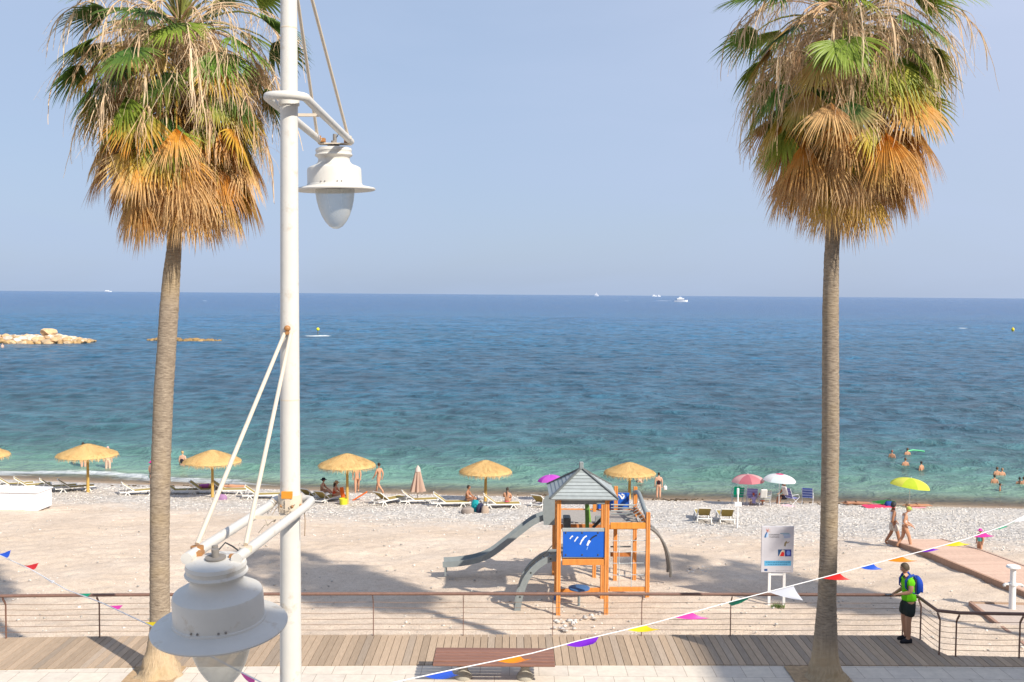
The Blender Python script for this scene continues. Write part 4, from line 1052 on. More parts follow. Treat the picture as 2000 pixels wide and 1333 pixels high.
    for i in range(2, 19, 2):
        a = G[i]; mb = MB(); zf = zb - .05; d = a.z - zf
        mb.tube([a, a + Vector((.08, 0, -d * .35)), a + Vector((.03, 0, -d * .7)), Vector((a.x - .25, a.y, zf)), Vector((a.x - .55, a.y, zf - .03))], .014, 7, GYL); mb.build('guard_rib', M['playpaint'], t)
    for v, c in ((986, GYL), (992, GY), (998, GYL), (1004, GY)):
        mb = MB(); mb.tube([Q(1193, v, yb + 1.5), Q(1240, v + 1, yb + 1.5)], .022, 8, c); mb.build('guard_bar', M['playpaint'], t)
    # climbing net
    for u in (1209, 1233):
        mb = MB(); mb.tube([Q(u, 1032, yb), Q(u, 1148, yb)], .011, 6, (.42, .46, .48)); mb.build('net_rope', M['rope'], t)
    for v in (1056, 1078, 1100, 1123):
        mb = MB(); mb.tube([Q(1190, v, yb), Q(1212, v + 1, yb), Q(1236, v, yb), Q(1263, v, yb)], .010, 6, (.42, .46, .48))
        for u in (1209, 1233, 1262): mb.ell(Q(u, v + .5, yb), (.026, .026, .026), (.5, .55, .58), 8)
        mb.build('net_rope', M['rope'], t)
    # low beams, bench plank, seat disc
    beam(Q(1190, 1151, yb), Q(1262, 1151, yb), .07, .14); beam(Q(1094, 1155, yb), Q(1174, 1152, yb), .07, .13)
    beam(Q(1192, 1083, yc), Q(1232, 1083, yc), .06, .15, ORD); beam(Q(1192, 1068, yc - .1), Q(1232, 1068, yc - .1), .04, .05, GY, 'bar', 'playpaint')
    mb = MB(); c = Q(1131, 1149, ya + .95); mb.lathe([(.0001, -.03), (.3, -.03), (.32, -.01), (.32, .015), (.3, .03), (.0001, .034)], c, 32, (.05, .13, .30)); mb.build('seat_disc', M['plastic'], t)
    mb = MB(); mb.tube([c, Vector((c.x, c.y, gzr(c) - .1))], .04, 10, GY); mb.build('seat_stem', M['playpaint'], t)
    mb = MB(); a = Q(1086, 1168, yb - .1); mb.box(a, (.12, .12, .26), (.03, .14, .42), bev=.02); mb.build('post_sleeve', M['plastic'], t)
    return t
M['playpaint'] = attr_mat('grey_play_paint', .55, .12, 6, .15, 25, .35)
playground()
# ================================================================== straw parasols, loungers, beach parasols
def hash2(a, b): return random.Random(int(a * 97 + b * 13))
def thatch(u, vb, vt, hw, label, seed, pole_w=.05, bowl=False):
    p = P(u, vb); top = W(u, vt, p.y).z - p.z; r = hw * p.y / FPX; rr = random.Random(seed)
    t = thing('straw_parasol', label, 'parasol', p, 0, 'straw parasols along the beach')
    mb = MB(); mb.tube([(0, 0, -.3), (0, 0, .15), (.01, 0, 1.2), (0, 0, top - .1)], [.13, .085, .07, .06], 12, (.50, .32, .09)); mb.build('pole', M['thatchpole'], t)
    h = top; dr = .62
    mb = MB(); n = 48; prof = [(0.0001, 0), (.12, -.03), (.3, -.12), (.55, -.26), (.8, -.42), (.97, -.53), (1.02, -.62)]
    vs = []
    for q, z in prof:
        for k in range(n):
            j = 1 + rr.uniform(-.02, .02); vs.append((q * r * j * math.cos(k * 2 * math.pi / n), q * r * j * math.sin(k * 2 * math.pi / n), h + z * dr / .62 + rr.uniform(-.008, .008)))
    m = len(prof)
    mb.add(vs, [(i * n + k, i * n + (k + 1) % n, (i + 1) * n + (k + 1) % n, (i + 1) * n + k) for i in range(m - 1) for k in range(n)], (.62, .42, .18), True)
    # straw layers and shaggy fringe
    for L in range(2600):
        a = rr.uniform(0, 2 * math.pi); s = rr.choice((rr.uniform(.05, .95), rr.uniform(.88, 1.02))); ln = rr.uniform(.12, .3) * (1.0 if s < .9 else 1.0)
        z = float(np.interp(s, [q for q, _ in prof], [z for _, z in prof])) + .012
        d = Vector((math.cos(a), math.sin(a), 0)); sd = Vector((-d.y, d.x, 0))
        p0 = d * (s * r) + UPV * (h + z)
        if s < .88: p1 = p0 + d * ln * .86 + UPV * (-ln * .42 + rr.uniform(0, .03))
        else: p1 = p0 + d * ln * rr.uniform(.0, .4) + UPV * (-ln * rr.uniform(.6, 1.0))
        w = rr.uniform(.006, .014); p1 = p1 + sd * rr.uniform(-.05, .05); g = rr.uniform(.75, 1.2)
        mb.add([p0 - sd * w, p0 + sd * w, p1 + sd * w * .4, p1 - sd * w * .4], [(0, 1, 2, 3)], (.66 * g, .44 * g, .19 * g))
    mb.build('thatch_roof', M['thatch'], t)
    for k in range(6):
        a = k * math.pi / 3 + .2; mb = MB(); mb.bar((0, 0, h - .75), (r * .8 * math.cos(a), r * .8 * math.sin(a), h - .42), .03, .03, (.35, .22, .08)); mb.build('rib', M['thatchpole'], t)
    return t
M['thatchpole'] = attr_mat('parasol_pole', .75, .2, 8, .3, 30, .2, stretch=(3, 3, .6))
thatch(-40, 968, 867, 56, 'straw parasol cut off by the left edge of the view', 1)
thatch(172, 966, 867, 57, 'straw parasol left of the left palm, beside the white cabinet', 2)
thatch(415, 976, 879, 55, 'straw parasol just right of the left palm, over sunbathers lying down', 3)
thatch(678, 989, 886, 55, 'straw parasol right of the lamp post, with a yellow bin at its foot', 4)
thatch(948, 984, 899, 51, 'straw parasol between the man and the girl sitting left of the play tower', 5)
thatch(1229, 975, 903, 50, 'straw parasol behind the play tower roof on its right', 6)

def lounger_proto():
    t = thing('sun_lounger', 'x', 'sun lounger', (0, 0, 0), 0, 'sun loungers on the pebble strip')
    WP = (.72, .70, .66); OL = (.36, .27, .09)
    # local: head at -x, feet at +x ; width along y
    for s in (-1, 1):
        mb = MB(); mb.box((.0, s * .31, .33), (1.95, .045, .06), WP, bev=.01); mb.build('side_rail', M['plastic'], t)
    mb = MB(); mb.box((.98, 0, .33), (.05, .66, .06), WP, bev=.01); mb.build('foot_rail', M['plastic'], t)
    mb = MB(); mb.box((-.98, 0, .33), (.05, .66, .06), WP, bev=.01); mb.build('head_rail', M['plastic'], t)
    for sx in (-.62, .62):
        for s in (-1, 1):
            mb = MB(); mb.bar((sx - .02, s * .31, .31), (sx - .24, s * .33, 0), .04, .05, WP); mb.bar((sx + .02, s * .31, .31), (sx + .24, s * .33, 0), .04, .05, WP); mb.build('leg', M['plastic'], t)
    mb = MB(); mb.box((.33, 0, .345), (1.24, .58, .015), OL); mb.build('sling_seat', M['cloth'], t)
    mb = MB(); a, b = Vector((-.27, 0, .36)), Vector((-.86, 0, .80)); 
    mb.bar(a, b, .56, .018, OL, up=(0, 0, 1)); bk = mb.build('backrest', M['cloth'], t)
    mb = MB()
    for s in (-1, 1): mb.bar(a + Vector((0, s * .29, 0)), b + Vector((0, s * .29, 0)), .035, .04, WP); mb.bar(a.lerp(b, .6) + Vector((0, s * .29, 0)), Vector((-.72, s * .29, .34)), .02, .02, WP)
    mb.bar(b + Vector((0, -.30, 0)), b + Vector((0, .30, 0)), .035, .04, WP); mb.build('backrest_frame', M['plastic'], bk)
    return t
LG = lounger_proto(); _lg = [True]
def lounger(u, v, ang, label, flat=False):
    t = LG if _lg[0] else copy_tree(LG)
    _lg[0] = False
    p = P(u, v); t.location = p; t.rotation_euler = (0, 0, R(ang)); t["label"] = label
    return t
lounger(28, 957, 28, 'olive lounger nearest the left edge, behind the white cabinet')
lounger(62, 959, 28, 'olive lounger second from the left edge, behind the right end of the white cabinet')
lounger(112, 962, 28, 'olive lounger just right of the white cabinet')
lounger(147, 963, 28, 'olive lounger touching the foot of the straw parasol beside the white cabinet')
lounger(272, 970, 28, 'empty olive lounger just left of the left palm trunk')
lounger(352, 969, 12, 'white lounger laid flat just right of the left palm trunk')
lounger(403, 968, 8, 'lounger with a sunbather in purple, left of the second parasol pole')
lounger(447, 968, 5, 'lounger with a tanned sunbather lying face down right of the second parasol pole')
lounger(512, 978, 12, 'lounger seen between the two tie rods of the lamp post')
lounger(612, 979, 62, 'empty olive lounger touching the right side of the lamp post pole')
lounger(640, 984, 66, 'olive lounger seen from behind, left of the yellow bin')
lounger(760, 987, 50, 'empty olive lounger left of the closed beige parasol')
lounger(818, 988, 14, 'olive lounger right under the closed beige parasol')
lounger(880, 993, 6, 'lounger on which the bare backed man sits')
lounger(978, 996, 6, 'lounger on which the girl with a long plait sits')
lounger(1062, 992, 60, 'olive lounger half hidden behind the top of the long slide')
lounger(1372, 1018, 86, 'left one of the two olive loungers standing together right of the play tower')
lounger(1416, 1020, 86, 'right one of the two olive loungers, beside the thin white post')

def cloth_parasol(name, u, vb, vt, hw, label, cols, tilt=(0, 0), hemi=.42, cap=None):
    p = P(u, vb); r = hw * p.y / FPX; top = W(u, vt, p.y).z - p.z
    t = thing(name, label, 'parasol', p, 0, 'coloured beach parasols')
    m = Matrix.Rotation(R(tilt[0]), 3, 'X') @ Matrix.Rotation(R(tilt[1]), 3, 'Y')
    h0 = top - hemi * r; c = Vector((0, 0, h0))
    ax = m @ UPV
    mb = MB(); mb.tube([(0, 0, -.3), (0, 0, h0 * .75), c + ax * (hemi * r + .06)], .018, 8, (.7, .7, .7)); mb.build('pole', M['metal2'], t)
    mb = MB(); n = 8; ks = 4; rows = 6
    for g in range(n):
        col = cols[g % len(cols)]
        vs = []
        for i in range(rows + 1):
            a = i / rows * math.pi / 2 * .86
            for k in range(ks + 1):
                ph = (g + k / ks) * 2 * math.pi / n; sag = 1 - .06 * math.sin(math.pi * k / ks) * (i / rows)
                q = math.sin(a) / math.sin(math.pi / 2 * .86) * r * sag
                z = (math.cos(a) - math.cos(math.pi / 2 * .86)) / (1 - math.cos(math.pi / 2 * .86)) * hemi * r
                vs.append(m @ Vector((q * math.cos(ph), q * math.sin(ph), z)) + c)
        k1 = ks + 1
        mb.add(vs, [(i * k1 + k, i * k1 + k + 1, (i + 1) * k1 + k + 1, (i + 1) * k1 + k) for i in range(rows) for k in range(ks)], col, True)
    mb.build('canopy', M['canopy'], t)
    if cap:
        mb = MB(); mb.lathe([(.0001, .03), (.16, .0), (.34, -.05)], c + ax * hemi * r, 16, cap, m); mb.build('cap', M['canopy'], t)
    for g in range(n):
        ph = g * 2 * math.pi / n; mb = MB(); mb.bar(c + ax * (hemi * r * .3), m @ Vector((r * .97 * math.cos(ph), r * .97 * math.sin(ph), .0)) + c, .008, .008, (.6, .6, .6)); mb.build('rib', M['metal2'], t)
    return t
M['metal2'] = attr_mat('pale_metal', .4, .05, 8, 0, 30, .5)
cloth_parasol('beach_parasol', 1074, 981, 928, 25, 'purple beach parasol behind the left eave of the play tower', [(.52, .08, .55), (.58, .12, .60)], (0, -6))
cloth_parasol('beach_parasol', 1460, 987, 927, 33, 'faded pink beach parasol left of the white one', [(.62, .22, .25), (.72, .42, .42), (.5, .16, .2)], (0, -2))
cloth_parasol('beach_parasol', 1521, 991, 926, 33, 'white beach parasol with pink cap between the pink one and the right palm', [(.72, .76, .78), (.78, .78, .78), (.66, .74, .76)], (0, 3), cap=(.75, .05, .2))
cloth_parasol('beach_parasol', 1776, 990, 934, 39, 'lime yellow beach parasol right of the right palm', [(.62, .68, .08), (.72, .72, .12), (.50, .62, .05)], (0, 7))
def closed_parasol():
    p = P(816, 987); t = thing('closed_parasol', 'closed beige parasol between the empty loungers', 'parasol', p)
    H = W(816, 910, p.y).z - p.z; zb = W(816, 960, p.y).z - p.z
    mb = MB(); mb.tube([(0, 0, -.2), (0, 0, H + .02)], .02, 8, (.35, .3, .28)); mb.build('pole', M['metal2'], t)
    mb = MB(); n = 32; prof = [(.02, H), (.09, H - .12), (.13, H - .32), (.14, H - .35), (.2, H - .7), (.27, H - 1.05), (.34, zb), (.30, zb + .02)]
    vs = [(q * (1 + .28 * math.cos(k * 8 * 2 * math.pi / n) * min(1, q * 4)) * math.cos(k * 2 * math.pi / n), q * (1 + .28 * math.cos(k * 8 * 2 * math.pi / n) * min(1, q * 4)) * math.sin(k * 2 * math.pi / n), z) for q, z in prof for k in range(n)]
    mb.add(vs, [(i * n + k, i * n + (k + 1) % n, (i + 1) * n + (k + 1) % n, (i + 1) * n + k) for i in range(len(prof) - 1) for k in range(n)], (.60, .43, .34), True)
    mb.build('folded_canopy', M['canopy'], t)
    mb = MB(); mb.lathe([(.02, H + .02), (.12, H - .12), (.155, H - .3)], (0, 0, 0), 16, (.72, .64, .58)); mb.build('top_flap', M['canopy'], t)
closed_parasol()

# ---- small beach things
def simple(name, label, cat, u, v, rz=0, group=None):
    return thing(name, label, cat, P(u, v), rz, group)
t = thing('storage_cabinet', 'long low white cabinet standing on the pebbles at the left edge', 'cabinet', P(40, 996), R(-4))
mb = MB(); mb.box((-.7, 0.3, .44), (3.4, 1.3, .84), (.74, .73, .74), bev=.02); mb.build('body', M['paint'], t)
mb = MB(); mb.box((-.7, 0.3, .885), (3.5, 1.4, .05), (.78, .77, .77), bev=.01); mb.build('lid', M['paint'], t)
mb = MB(); mb.box((-.7, 0.3, .01), (3.3, 1.2, .06), (.12, .08, .05)); mb.build('plinth', M['wood'], t)
mb = MB()
for x in (-1.4, -.3): mb.box((x, -.352, .44), (.012, .006, .78), (.5, .49, .5))
mb.box((1.002, .3, .5), (.006, 1.1, .02), (.4, .4, .4)); mb.build('door_gaps', M['paint'], t)
# yellow bin and orange mat at the third parasol
t = simple('waste_bin', 'round yellow bin at the foot of the straw parasol right of the lamp post', 'bin', 671, 990)
mb = MB(); mb.lathe([(.0001, 0), (.17, 0), (.21, .42), (.2, .42), (.16, .04), (.0001, .04)], (0, 0, 0), 24, (.62, .58, .03)); mb.build('bucket', M['plastic'], t)
mb = MB(); mb.lathe([(.205, .4), (.222, .4), (.222, .43), (.205, .43)], (0, 0, 0), 24, (.68, .64, .06)); mb.build('rim', M['plastic'], t)
def mat_plank(name, label, cat, a, b, w, th, col, group=None, za=0, zb=0):
    A, B = a, b; t = thing(name, label, cat, A, 0, group); mb = MB(); mb.bar((0, 0, za), tuple((B - A) + Vector((0, 0, zb))), w, th, col, bev=th * .3); mb.build('foam_board', M['cloth'], t); return t
A = P(682, 982); B = W(717, 961, A.y); mat_plank('float_mat', 'orange foam float leaning up beside the straw parasol pole', 'float', A, B, .22, .06, (.80, .17, .03), 'orange foam floats')
A = P(672, 986); B = W(667, 952, A.y); mat_plank('float_mat', 'upright orange foam float left of the straw parasol pole', 'float', A, B, .2, .06, (.78, .15, .03), 'orange foam floats')
def bag(u, v, w, h, col, label, col2=None):
    t = simple('beach_bag', label, 'bag', u, v); rr = random.Random(u); mb = MB(); n = 14
    prof = [(.0001, 0), (w * .5, .02), (w * .55, h * .3), (w * .48, h * .75), (w * .3, h), (.0001, h * .97)]
    vs = []
    for q, z in prof:
        for k in range(n): j = 1 + rr.uniform(-.12, .12); vs.append((q * j * math.cos(k * 2 * math.pi / n), q * j * .6 * math.sin(k * 2 * math.pi / n), z))
    mb.add(vs, [(i * n + k, i * n + (k + 1) % n, (i + 1) * n + (k + 1) % n, (i + 1) * n + k) for i in range(len(prof) - 1) for k in range(n)], col, True); mb.build('sack', M['cloth'], t)
    mb = MB(); mb.tube([(-w * .25, 0, h * .9), (-w * .2, 0, h * 1.25), (0, 0, h * 1.4), (w * .2, 0, h * 1.25), (w * .25, 0, h * .9)], .014, 6, col2 or (.1, .1, .1)); mb.build('handle', M['cloth'], t)
bag(913, 1004, .62, .34, (.30, .25, .22), 'grey brown patterned bag below the bare backed man')
bag(929, 1001, .42, .62, (.02, .33, .36), 'teal towel filled bag right of the patterned bag', (.02, .02, .05))
bag(939, 1003, .4, .5, (.05, .05, .09), 'dark bag with white towel between the teal bag and the parasol pole', (.7, .7, .7))
bag(947, 1004, .35, .4, (.42, .33, .26), 'small beige bag in front of the straw parasol pole left of the girl')
bag(433, 979, .5, .36, (.35, .2, .35), 'mauve bag under the lounger right of the second parasol pole')
def towel(u0, v0, u1, v1, col, label, dz=.03, w=1.0, rz=0):
    a, b = P(u0, v0), P(u1, v1); c = (a + b) / 2; L = (b - a).length; c.z = max(a.z, b.z)
    t = thing('beach_towel', label, 'towel', c, math.atan2((b - a).y, (b - a).x)); rr = random.Random(int(u0)); nx, ny = 14, 8; vs = []
    for i in range(nx + 1):
        for j in range(ny + 1): vs.append(((i / nx - .5) * L, (j / ny - .5) * w, dz + rr.uniform(0, .05)))
    mb = MB(); mb.add(vs, [(i * (ny + 1) + j, (i + 1) * (ny + 1) + j, (i + 1) * (ny + 1) + j + 1, i * (ny + 1) + j + 1) for i in range(nx) for j in range(ny)], col, True)
    mb.build('cloth', M['cloth'], t)
towel(1690, 993, 1742, 991, (.72, .06, .14), 'red pink towel spread by the water under the lime parasol', w=1.1)
towel(1710, 988, 1740, 987, (.10, .52, .10), 'crumpled green towel behind the red one', .12, .7)
towel(1778, 992, 1800, 992, (.72, .35, .45), 'pale pink towel under the sunbather right of the lime parasol', .02, .8)
bag(1736, 990, .45, .3, (.03, .08, .3), 'blue bag between the green towel and the lime parasol')
towel(1532, 991, 1546, 990, (.7, .5, .55), 'pale pink towel on the sand in front of the orange shirted woman', .02, .6)
# folding beach chairs
def beach_chair(u, v, rz, col, label, towelcol=None):
    t = simple('beach_chair', label, 'chair', u, v, R(rz), 'folding beach chairs'); FR = (.6, .6, .62)
    for s in (-.28, .28):
        mb = MB(); mb.tube([(s, -.28, 0), (s, .2, .42), (s, .42, .95)], .014, 8, FR); mb.tube([(s, .34, 0), (s, -.25, .4), (s, -.28, .42)], .014, 8, FR); mb.tube([(s, -.28, .42), (s, -.2, .58), (s, .26, .58)], .014, 8, FR); mb.build('side_frame', M['metal2'], t)
    mb = MB(); 
    for k in range(6):
        c = col if k % 2 == 0 else mixc(col, (.5, .55, .75), .5); mb.bar((-.26, lerp(-.22, .18, (k + .5) / 6), .385), (.26, lerp(-.22, .18, (k + .5) / 6), .385), .064, .012, c)
    mb.build('seat', M['cloth'], t); mb = MB()
    for k in range(7):
        c = col if k % 2 == 0 else mixc(col, (.5, .55, .75), .5); f = (k + .5) / 7; mb.bar((-.27, lerp(.2, .42, f), lerp(.42, .95, f)), (.27, lerp(.2, .42, f), lerp(.42, .95, f)), .012, .072, c)
    mb.build('backrest', M['cloth'], t)
    if towelcol:
        mb = MB(); mb.box((.12, .40, .78), (.34, .1, .5), towelcol, Matrix.Rotation(R(-20), 3, 'X'), bev=.03); mb.build('draped_towel', M['cloth'], t)
    return t
beach_chair(1577, 985, 160, (.06, .09, .30), 'empty navy striped beach chair furthest right of the group')
beach_chair(1546, 986, 120, (.16, .15, .42), 'purple striped beach chair with white towel where the woman in orange sits', (.75, .7, .68))
beach_chair(1493, 990, 176, (.5, .5, .42), 'beach chair draped with a white towel behind the child in orange', (.72, .7, .66))
beach_chair(1440, 984, 180, (.02, .42, .22), 'green beach chair behind the thin white post', (.0, .5, .25))
beach_chair(1468, 986, 170, (.25, .22, .5), 'low lilac beach chair under the faded pink parasol')
# thin white post with plate
t = simple('marker_post', 'thin white marker post with small blank plate, right of the two loungers', 'post', 1440, 1030)
h = W(1440, 955, P(1440, 1030).y).z - P(1440, 1030).z; zp = W(1440, 985, P(1440, 1030).y).z - P(1440, 1030).z
mb = MB(); mb.tube([(0, 0, -.2), (0, 0, h)], .035, 10, (.76, .76, .76)); mb.build('post', M['paint'], t)
mb = MB(); mb.box((0, -.05, zp), (.32, .03, .2), (.78, .78, .78), bev=.01); mb.build('plate', M['paint'], t)
mb = MB(); mb.box((0, 0, h - .12), (.1, .08, .3), (.7, .7, .72), bev=.02); mb.build('post_cap', M['paint'], t)
# beach shower
t = simple('beach_shower', 'white beach shower column with two side arms at the right edge', 'shower', 1976, 1197)
p = P(1976, 1197); h = W(1976, 1108, p.y).z - p.z; zm = W(1976, 1141, p.y).z - p.z
mb = MB(); mb.tube([(0, 0, -.2), (0, 0, zm)], .095, 20, (.76, .76, .75)); mb.tube([(0, 0, zm), (0, 0, h - .02)], .08, 20, (.76, .76, .75)); mb.build('column', M['paint'], t)
mb = MB(); mb.lathe([(.0001, -.03), (.17, -.03), (.2, 0), (.17, .05), (.0001, .06)], (0, 0, h), 24, (.78, .78, .77)); mb.build('head', M['paint'], t)
mb = MB(); mb.lathe([(.1, -.03), (.13, -.03), (.13, .03), (.1, .03)], (0, 0, zm), 20, (.75, .75, .74)); mb.bar((-.25, 0, zm), (.28, 0, zm - .02), .09, .06, (.75, .75, .74), bev=.02); mb.ell((-.25, 0, zm - .04), (.05, .05, .05), (.5, .5, .5), 8); mb.ell((.28, 0, zm - .05), (.05, .05, .05), (.5, .5, .5), 8); mb.build('side_arm', M['paint'], t)
# information sign
def sign():
    b = P(1518, 1183); y = b.y
    t = thing('information_sign', 'white information board on two posts standing on the sand near the right palm', 'sign', b, 0)
    q = lambda u, v, dy=0: W(u, v, y + dy) - b
    for u0 in (1503, 1532):
        mb = MB(); a = q(u0, 1118); mb.box((a.x, .03, (a.z - .2) / 2), (.085, .06, a.z + .2), (.74, .73, .72), bev=.008); mb.build('post', M['paint'], t)
    mb = MB(); a, c = q(1505, 1121), q(1531, 1124); mb.box(((a.x + c.x) / 2, .03, (a.z + c.z) / 2), (c.x - a.x, .04, .06), (.74, .73, .72)); mb.build('cross_rail', M['paint'], t)
    x0, x1 = q(1486.5, 1050).x, q(1550, 1050).x; z0, z1 = q(1518, 1118).z, q(1518, 1027.5).z
    mb = MB(); mb.box(((x0 + x1) / 2, -.02, (z0 + z1) / 2), (x1 - x0, .03, z1 - z0), (.50, .49, .53), bev=.012); board = mb.build('board', M['paint'], t)
    S = lambda zx, zy: (1460 + zx / 6.664, 1000 + zy / 6.664)
    yy = -.0375
    def poly(pts, col, k=0):
        vs = []
        for zx, zy in pts: p = q(*S(zx, zy)); vs.append((p.x, yy - .001 * k, p.z))
        mb.add(vs, [tuple(range(len(vs)))], col)
    def rect(x0_, y0_, x1_, y1_, col, k=0): poly([(x0_, y0_), (x1_, y0_), (x1_, y1_), (x0_, y1_)], col, k)
    mb = MB(); NV = (.02, .07, .2)
    poly([(213, 330), (222, 295), (243, 258), (255, 262), (240, 300), (235, 332)], (.02, .12, .3)); poly([(240, 330), (246, 300), (256, 270), (263, 272), (262, 300), (252, 326)], (.35, .55, .85), 1)
    for (a, b_) in (((255, 262), (238, 222)), ((258, 240), (300, 220)), ((256, 244), (232, 206)), ((262, 238), (270, 204)), ((262, 244), (296, 262)), ((256, 246), (246, 268))):
        dx, dy = b_[0] - a[0], b_[1] - a[1]; L = math.hypot(dx, dy); nx, ny = -dy / L * 3.5, dx / L * 3.5
        poly([(a[0] - nx, a[1] - ny), (b_[0], b_[1]), (a[0] + nx, a[1] + ny)], (.5, .08, .06) if dx < 20 else (.65, .25, .1), 2)
    mb.build('palm_logo', M['plastic'], board)
    mb = MB(); rect(422, 272, 540, 284, (.2, .32, .42)); rect(455, 290, 552, 300, (.25, .4, .6)); rect(465, 306, 556, 312, (.3, .45, .7)); rect(470, 320, 552, 330, (.2, .3, .55)); rect(450, 336, 520, 342, (.4, .5, .6))
    poly([(470, 440), (476, 400), (500, 372), (512, 392), (500, 412), (488, 450)], (.22, .18, .1)); poly([(505, 396), (552, 376), (515, 412)], (.3, .22, .18), 1)
    mb.build('sea_emblem', M['plastic'], board)
    mb = MB(); rect(392, 486, 480, 572, (.02, .08, .2)); poly([(400, 574), (430, 510), (452, 488), (478, 500), (478, 574)], (.62, .5, .4), 1); poly([(415, 572), (440, 520), (462, 515), (474, 540), (468, 574)], (.62, .02, .02), 2)
    rect(482, 486, 565, 576, (.03, .04, .22), 1); poly([(500, 530), (512, 500), (540, 500), (552, 530), (540, 562), (512, 562)], (.12, .2, .55), 2)
    mb.build('emblems', M['plastic'], board)
    mb = MB(); rect(214, 632, 562, 698, (.10, .36, .58))
    rr = random.Random(8)
    for y_, x_ in ((646, 232), (674, 258)):
        x = x_
        while x < (545 if y_ < 660 else 515): w = rr.uniform(14, 38); rect(x, y_, min(x + w, 548), y_ + 10, (.03, .16, .30), 2); x += w + 7
    mb.build('blue_band', M['plastic'], board)
    mb = MB(); rect(214, 738, 254, 766, NV); x = 362
    while x < 560: w = rr.uniform(10, 26); rect(x, 758, min(x + w, 562), 768, (.36, .35, .37)); x += w + 6
    mb.build('footer_marks', M['plastic'], board)
    for txt, zx, zy, wd in (('COMUNITAT', 276, 302, 132), ('VALENCIANA', 276, 330, 132)):
        cu = bpy.data.curves.new('lettering', 'FONT'); cu.body = txt; cu.size = .1; cu.extrude = .001
        to = bpy.data.objects.new('lettering', cu); COL.objects.link(to); bpy.context.view_layer.update()
        me = bpy.data.meshes.new_from_object(to); wpx = to.dimensions.x; bpy.data.objects.remove(to)
        at = me.attributes.new('col', 'FLOAT_COLOR', 'CORNER'); at.data.foreach_set('color', np.tile(np.array([.06, .06, .07, 1], dtype=np.float32), len(at.data)))
        me.materials.clear(); me.materials.append(M['plastic']); ob = bpy.data.objects.new('lettering', me); COL.objects.link(ob); ob.parent = board
        a = q(*S(zx, zy)); c = q(*S(zx + wd, zy)); s = (c.x - a.x) / max(wpx, .01); ob.location = (a.x, yy - .003, a.z); ob.rotation_euler = (R(90), 0, 0); ob.scale = (s, s, s)
    rr = random.Random(9); g = thing('weed_tuft', 'low green weed growing between the feet of the information board', 'plant', P(1519, 1186)); mb = MB()
    for _ in range(160):
        a = rr.uniform(0, 6.28); r_ = rr.uniform(0, .22); p = Vector((r_ * math.cos(a), r_ * math.sin(a), 0)); d = Vector((rr.uniform(-1, 1), rr.uniform(-1, 1), rr.uniform(.4, 1.4))).normalized() * rr.uniform(.06, .16); s = Vector((rr.uniform(-1, 1), rr.uniform(-1, 1), 0)).normalized() * .012
        mb.add([p - s, p + s, p + d], [(0, 1, 2)], (.14 * rr.uniform(.6, 1.3), .2 * rr.uniform(.7, 1.2), .05))
    mb.build('leaves', M['leaf'], g)
sign()

# ================================================================== stones
def rock(mb, c, r, rr, col, flat=.65):
    bm = bmesh.new(); bmesh.ops.create_icosphere(bm, subdivisions=2, radius=1)
    sx, sy = rr.uniform(.75, 1.3), rr.uniform(.75, 1.3); off = Vector((rr.uniform(0, 50), rr.uniform(0, 50), rr.uniform(0, 50))); rot = Matrix.Rotation(rr.uniform(0, 6.28), 3, 'Z')
    for v in bm.verts:
        k = 1 + .38 * noise.noise(v.co * 1.3 + off); q = rot @ Vector((v.co.x * sx * k, v.co.y * sy * k, v.co.z * flat * k)); v.co = q * r
    vs = [v.co + Vector(c) for v in bm.verts]; fs = [tuple(v.index for v in f.verts) for f in bm.faces]; bm.free(); mb.add(vs, fs, col, False)
def ico_template(seed):
    rr = random.Random(seed); bm = bmesh.new(); bmesh.ops.create_icosphere(bm, subdivisions=1, radius=1); off = Vector((rr.uniform(0, 50),) * 3)
    vs = np.array([(v.co * (1 + .35 * noise.noise(v.co * 1.4 + off)))[:] for v in bm.verts]); fs = np.array([[v.index for v in f.verts] for f in bm.faces]); bm.free(); return vs, fs
TPL = [ico_template(i) for i in range(8)]
def scatter(name, pts, sizes, cols, mat, flat=.6):
    V = []; F = []; C = []; o = 0; rs = np.random.RandomState(1)
    for i, (p, s, c) in enumerate(zip(pts, sizes, cols)):
        vs, fs = TPL[i % 8]; a = rs.uniform(0, 6.28); ca, sa = math.cos(a), math.sin(a); sc = np.array([rs.uniform(.7, 1.3), rs.uniform(.7, 1.3), flat]) * s
        q = vs * sc; q = np.stack([q[:, 0] * ca - q[:, 1] * sa, q[:, 0] * sa + q[:, 1] * ca, q[:, 2]], 1) + np.array(p); V.append(q); F.append(fs + o); C.append(np.tile(c, (len(fs) * 3, 1))); o += len(vs)
    V = np.concatenate(V); F = np.concatenate(F); C = np.concatenate(C).astype(np.float32); me = bpy.data.meshes.new(name)
    me.vertices.add(len(V)); me.vertices.foreach_set('co', V.astype(np.float32).ravel()); me.loops.add(F.size); me.loops.foreach_set('vertex_index', F.astype(np.int32).ravel())
    me.polygons.add(len(F)); me.polygons.foreach_set('loop_start', (np.arange(len(F)) * 3).astype(np.int32)); me.update(calc_edges=True)
    at = me.attributes.new('col', 'FLOAT_COLOR', 'CORNER'); at.data.foreach_set('color', C.ravel()); me.materials.append(mat)
    ob = bpy.data.objects.new(name, me); COL.objects.link(ob); ob["kind"] = 'stuff'; ob["label"] = 'pale pebbles and stones scattered over the beach'; return ob
rs = np.random.RandomState(5)
pts, sz, cl = [], [], []
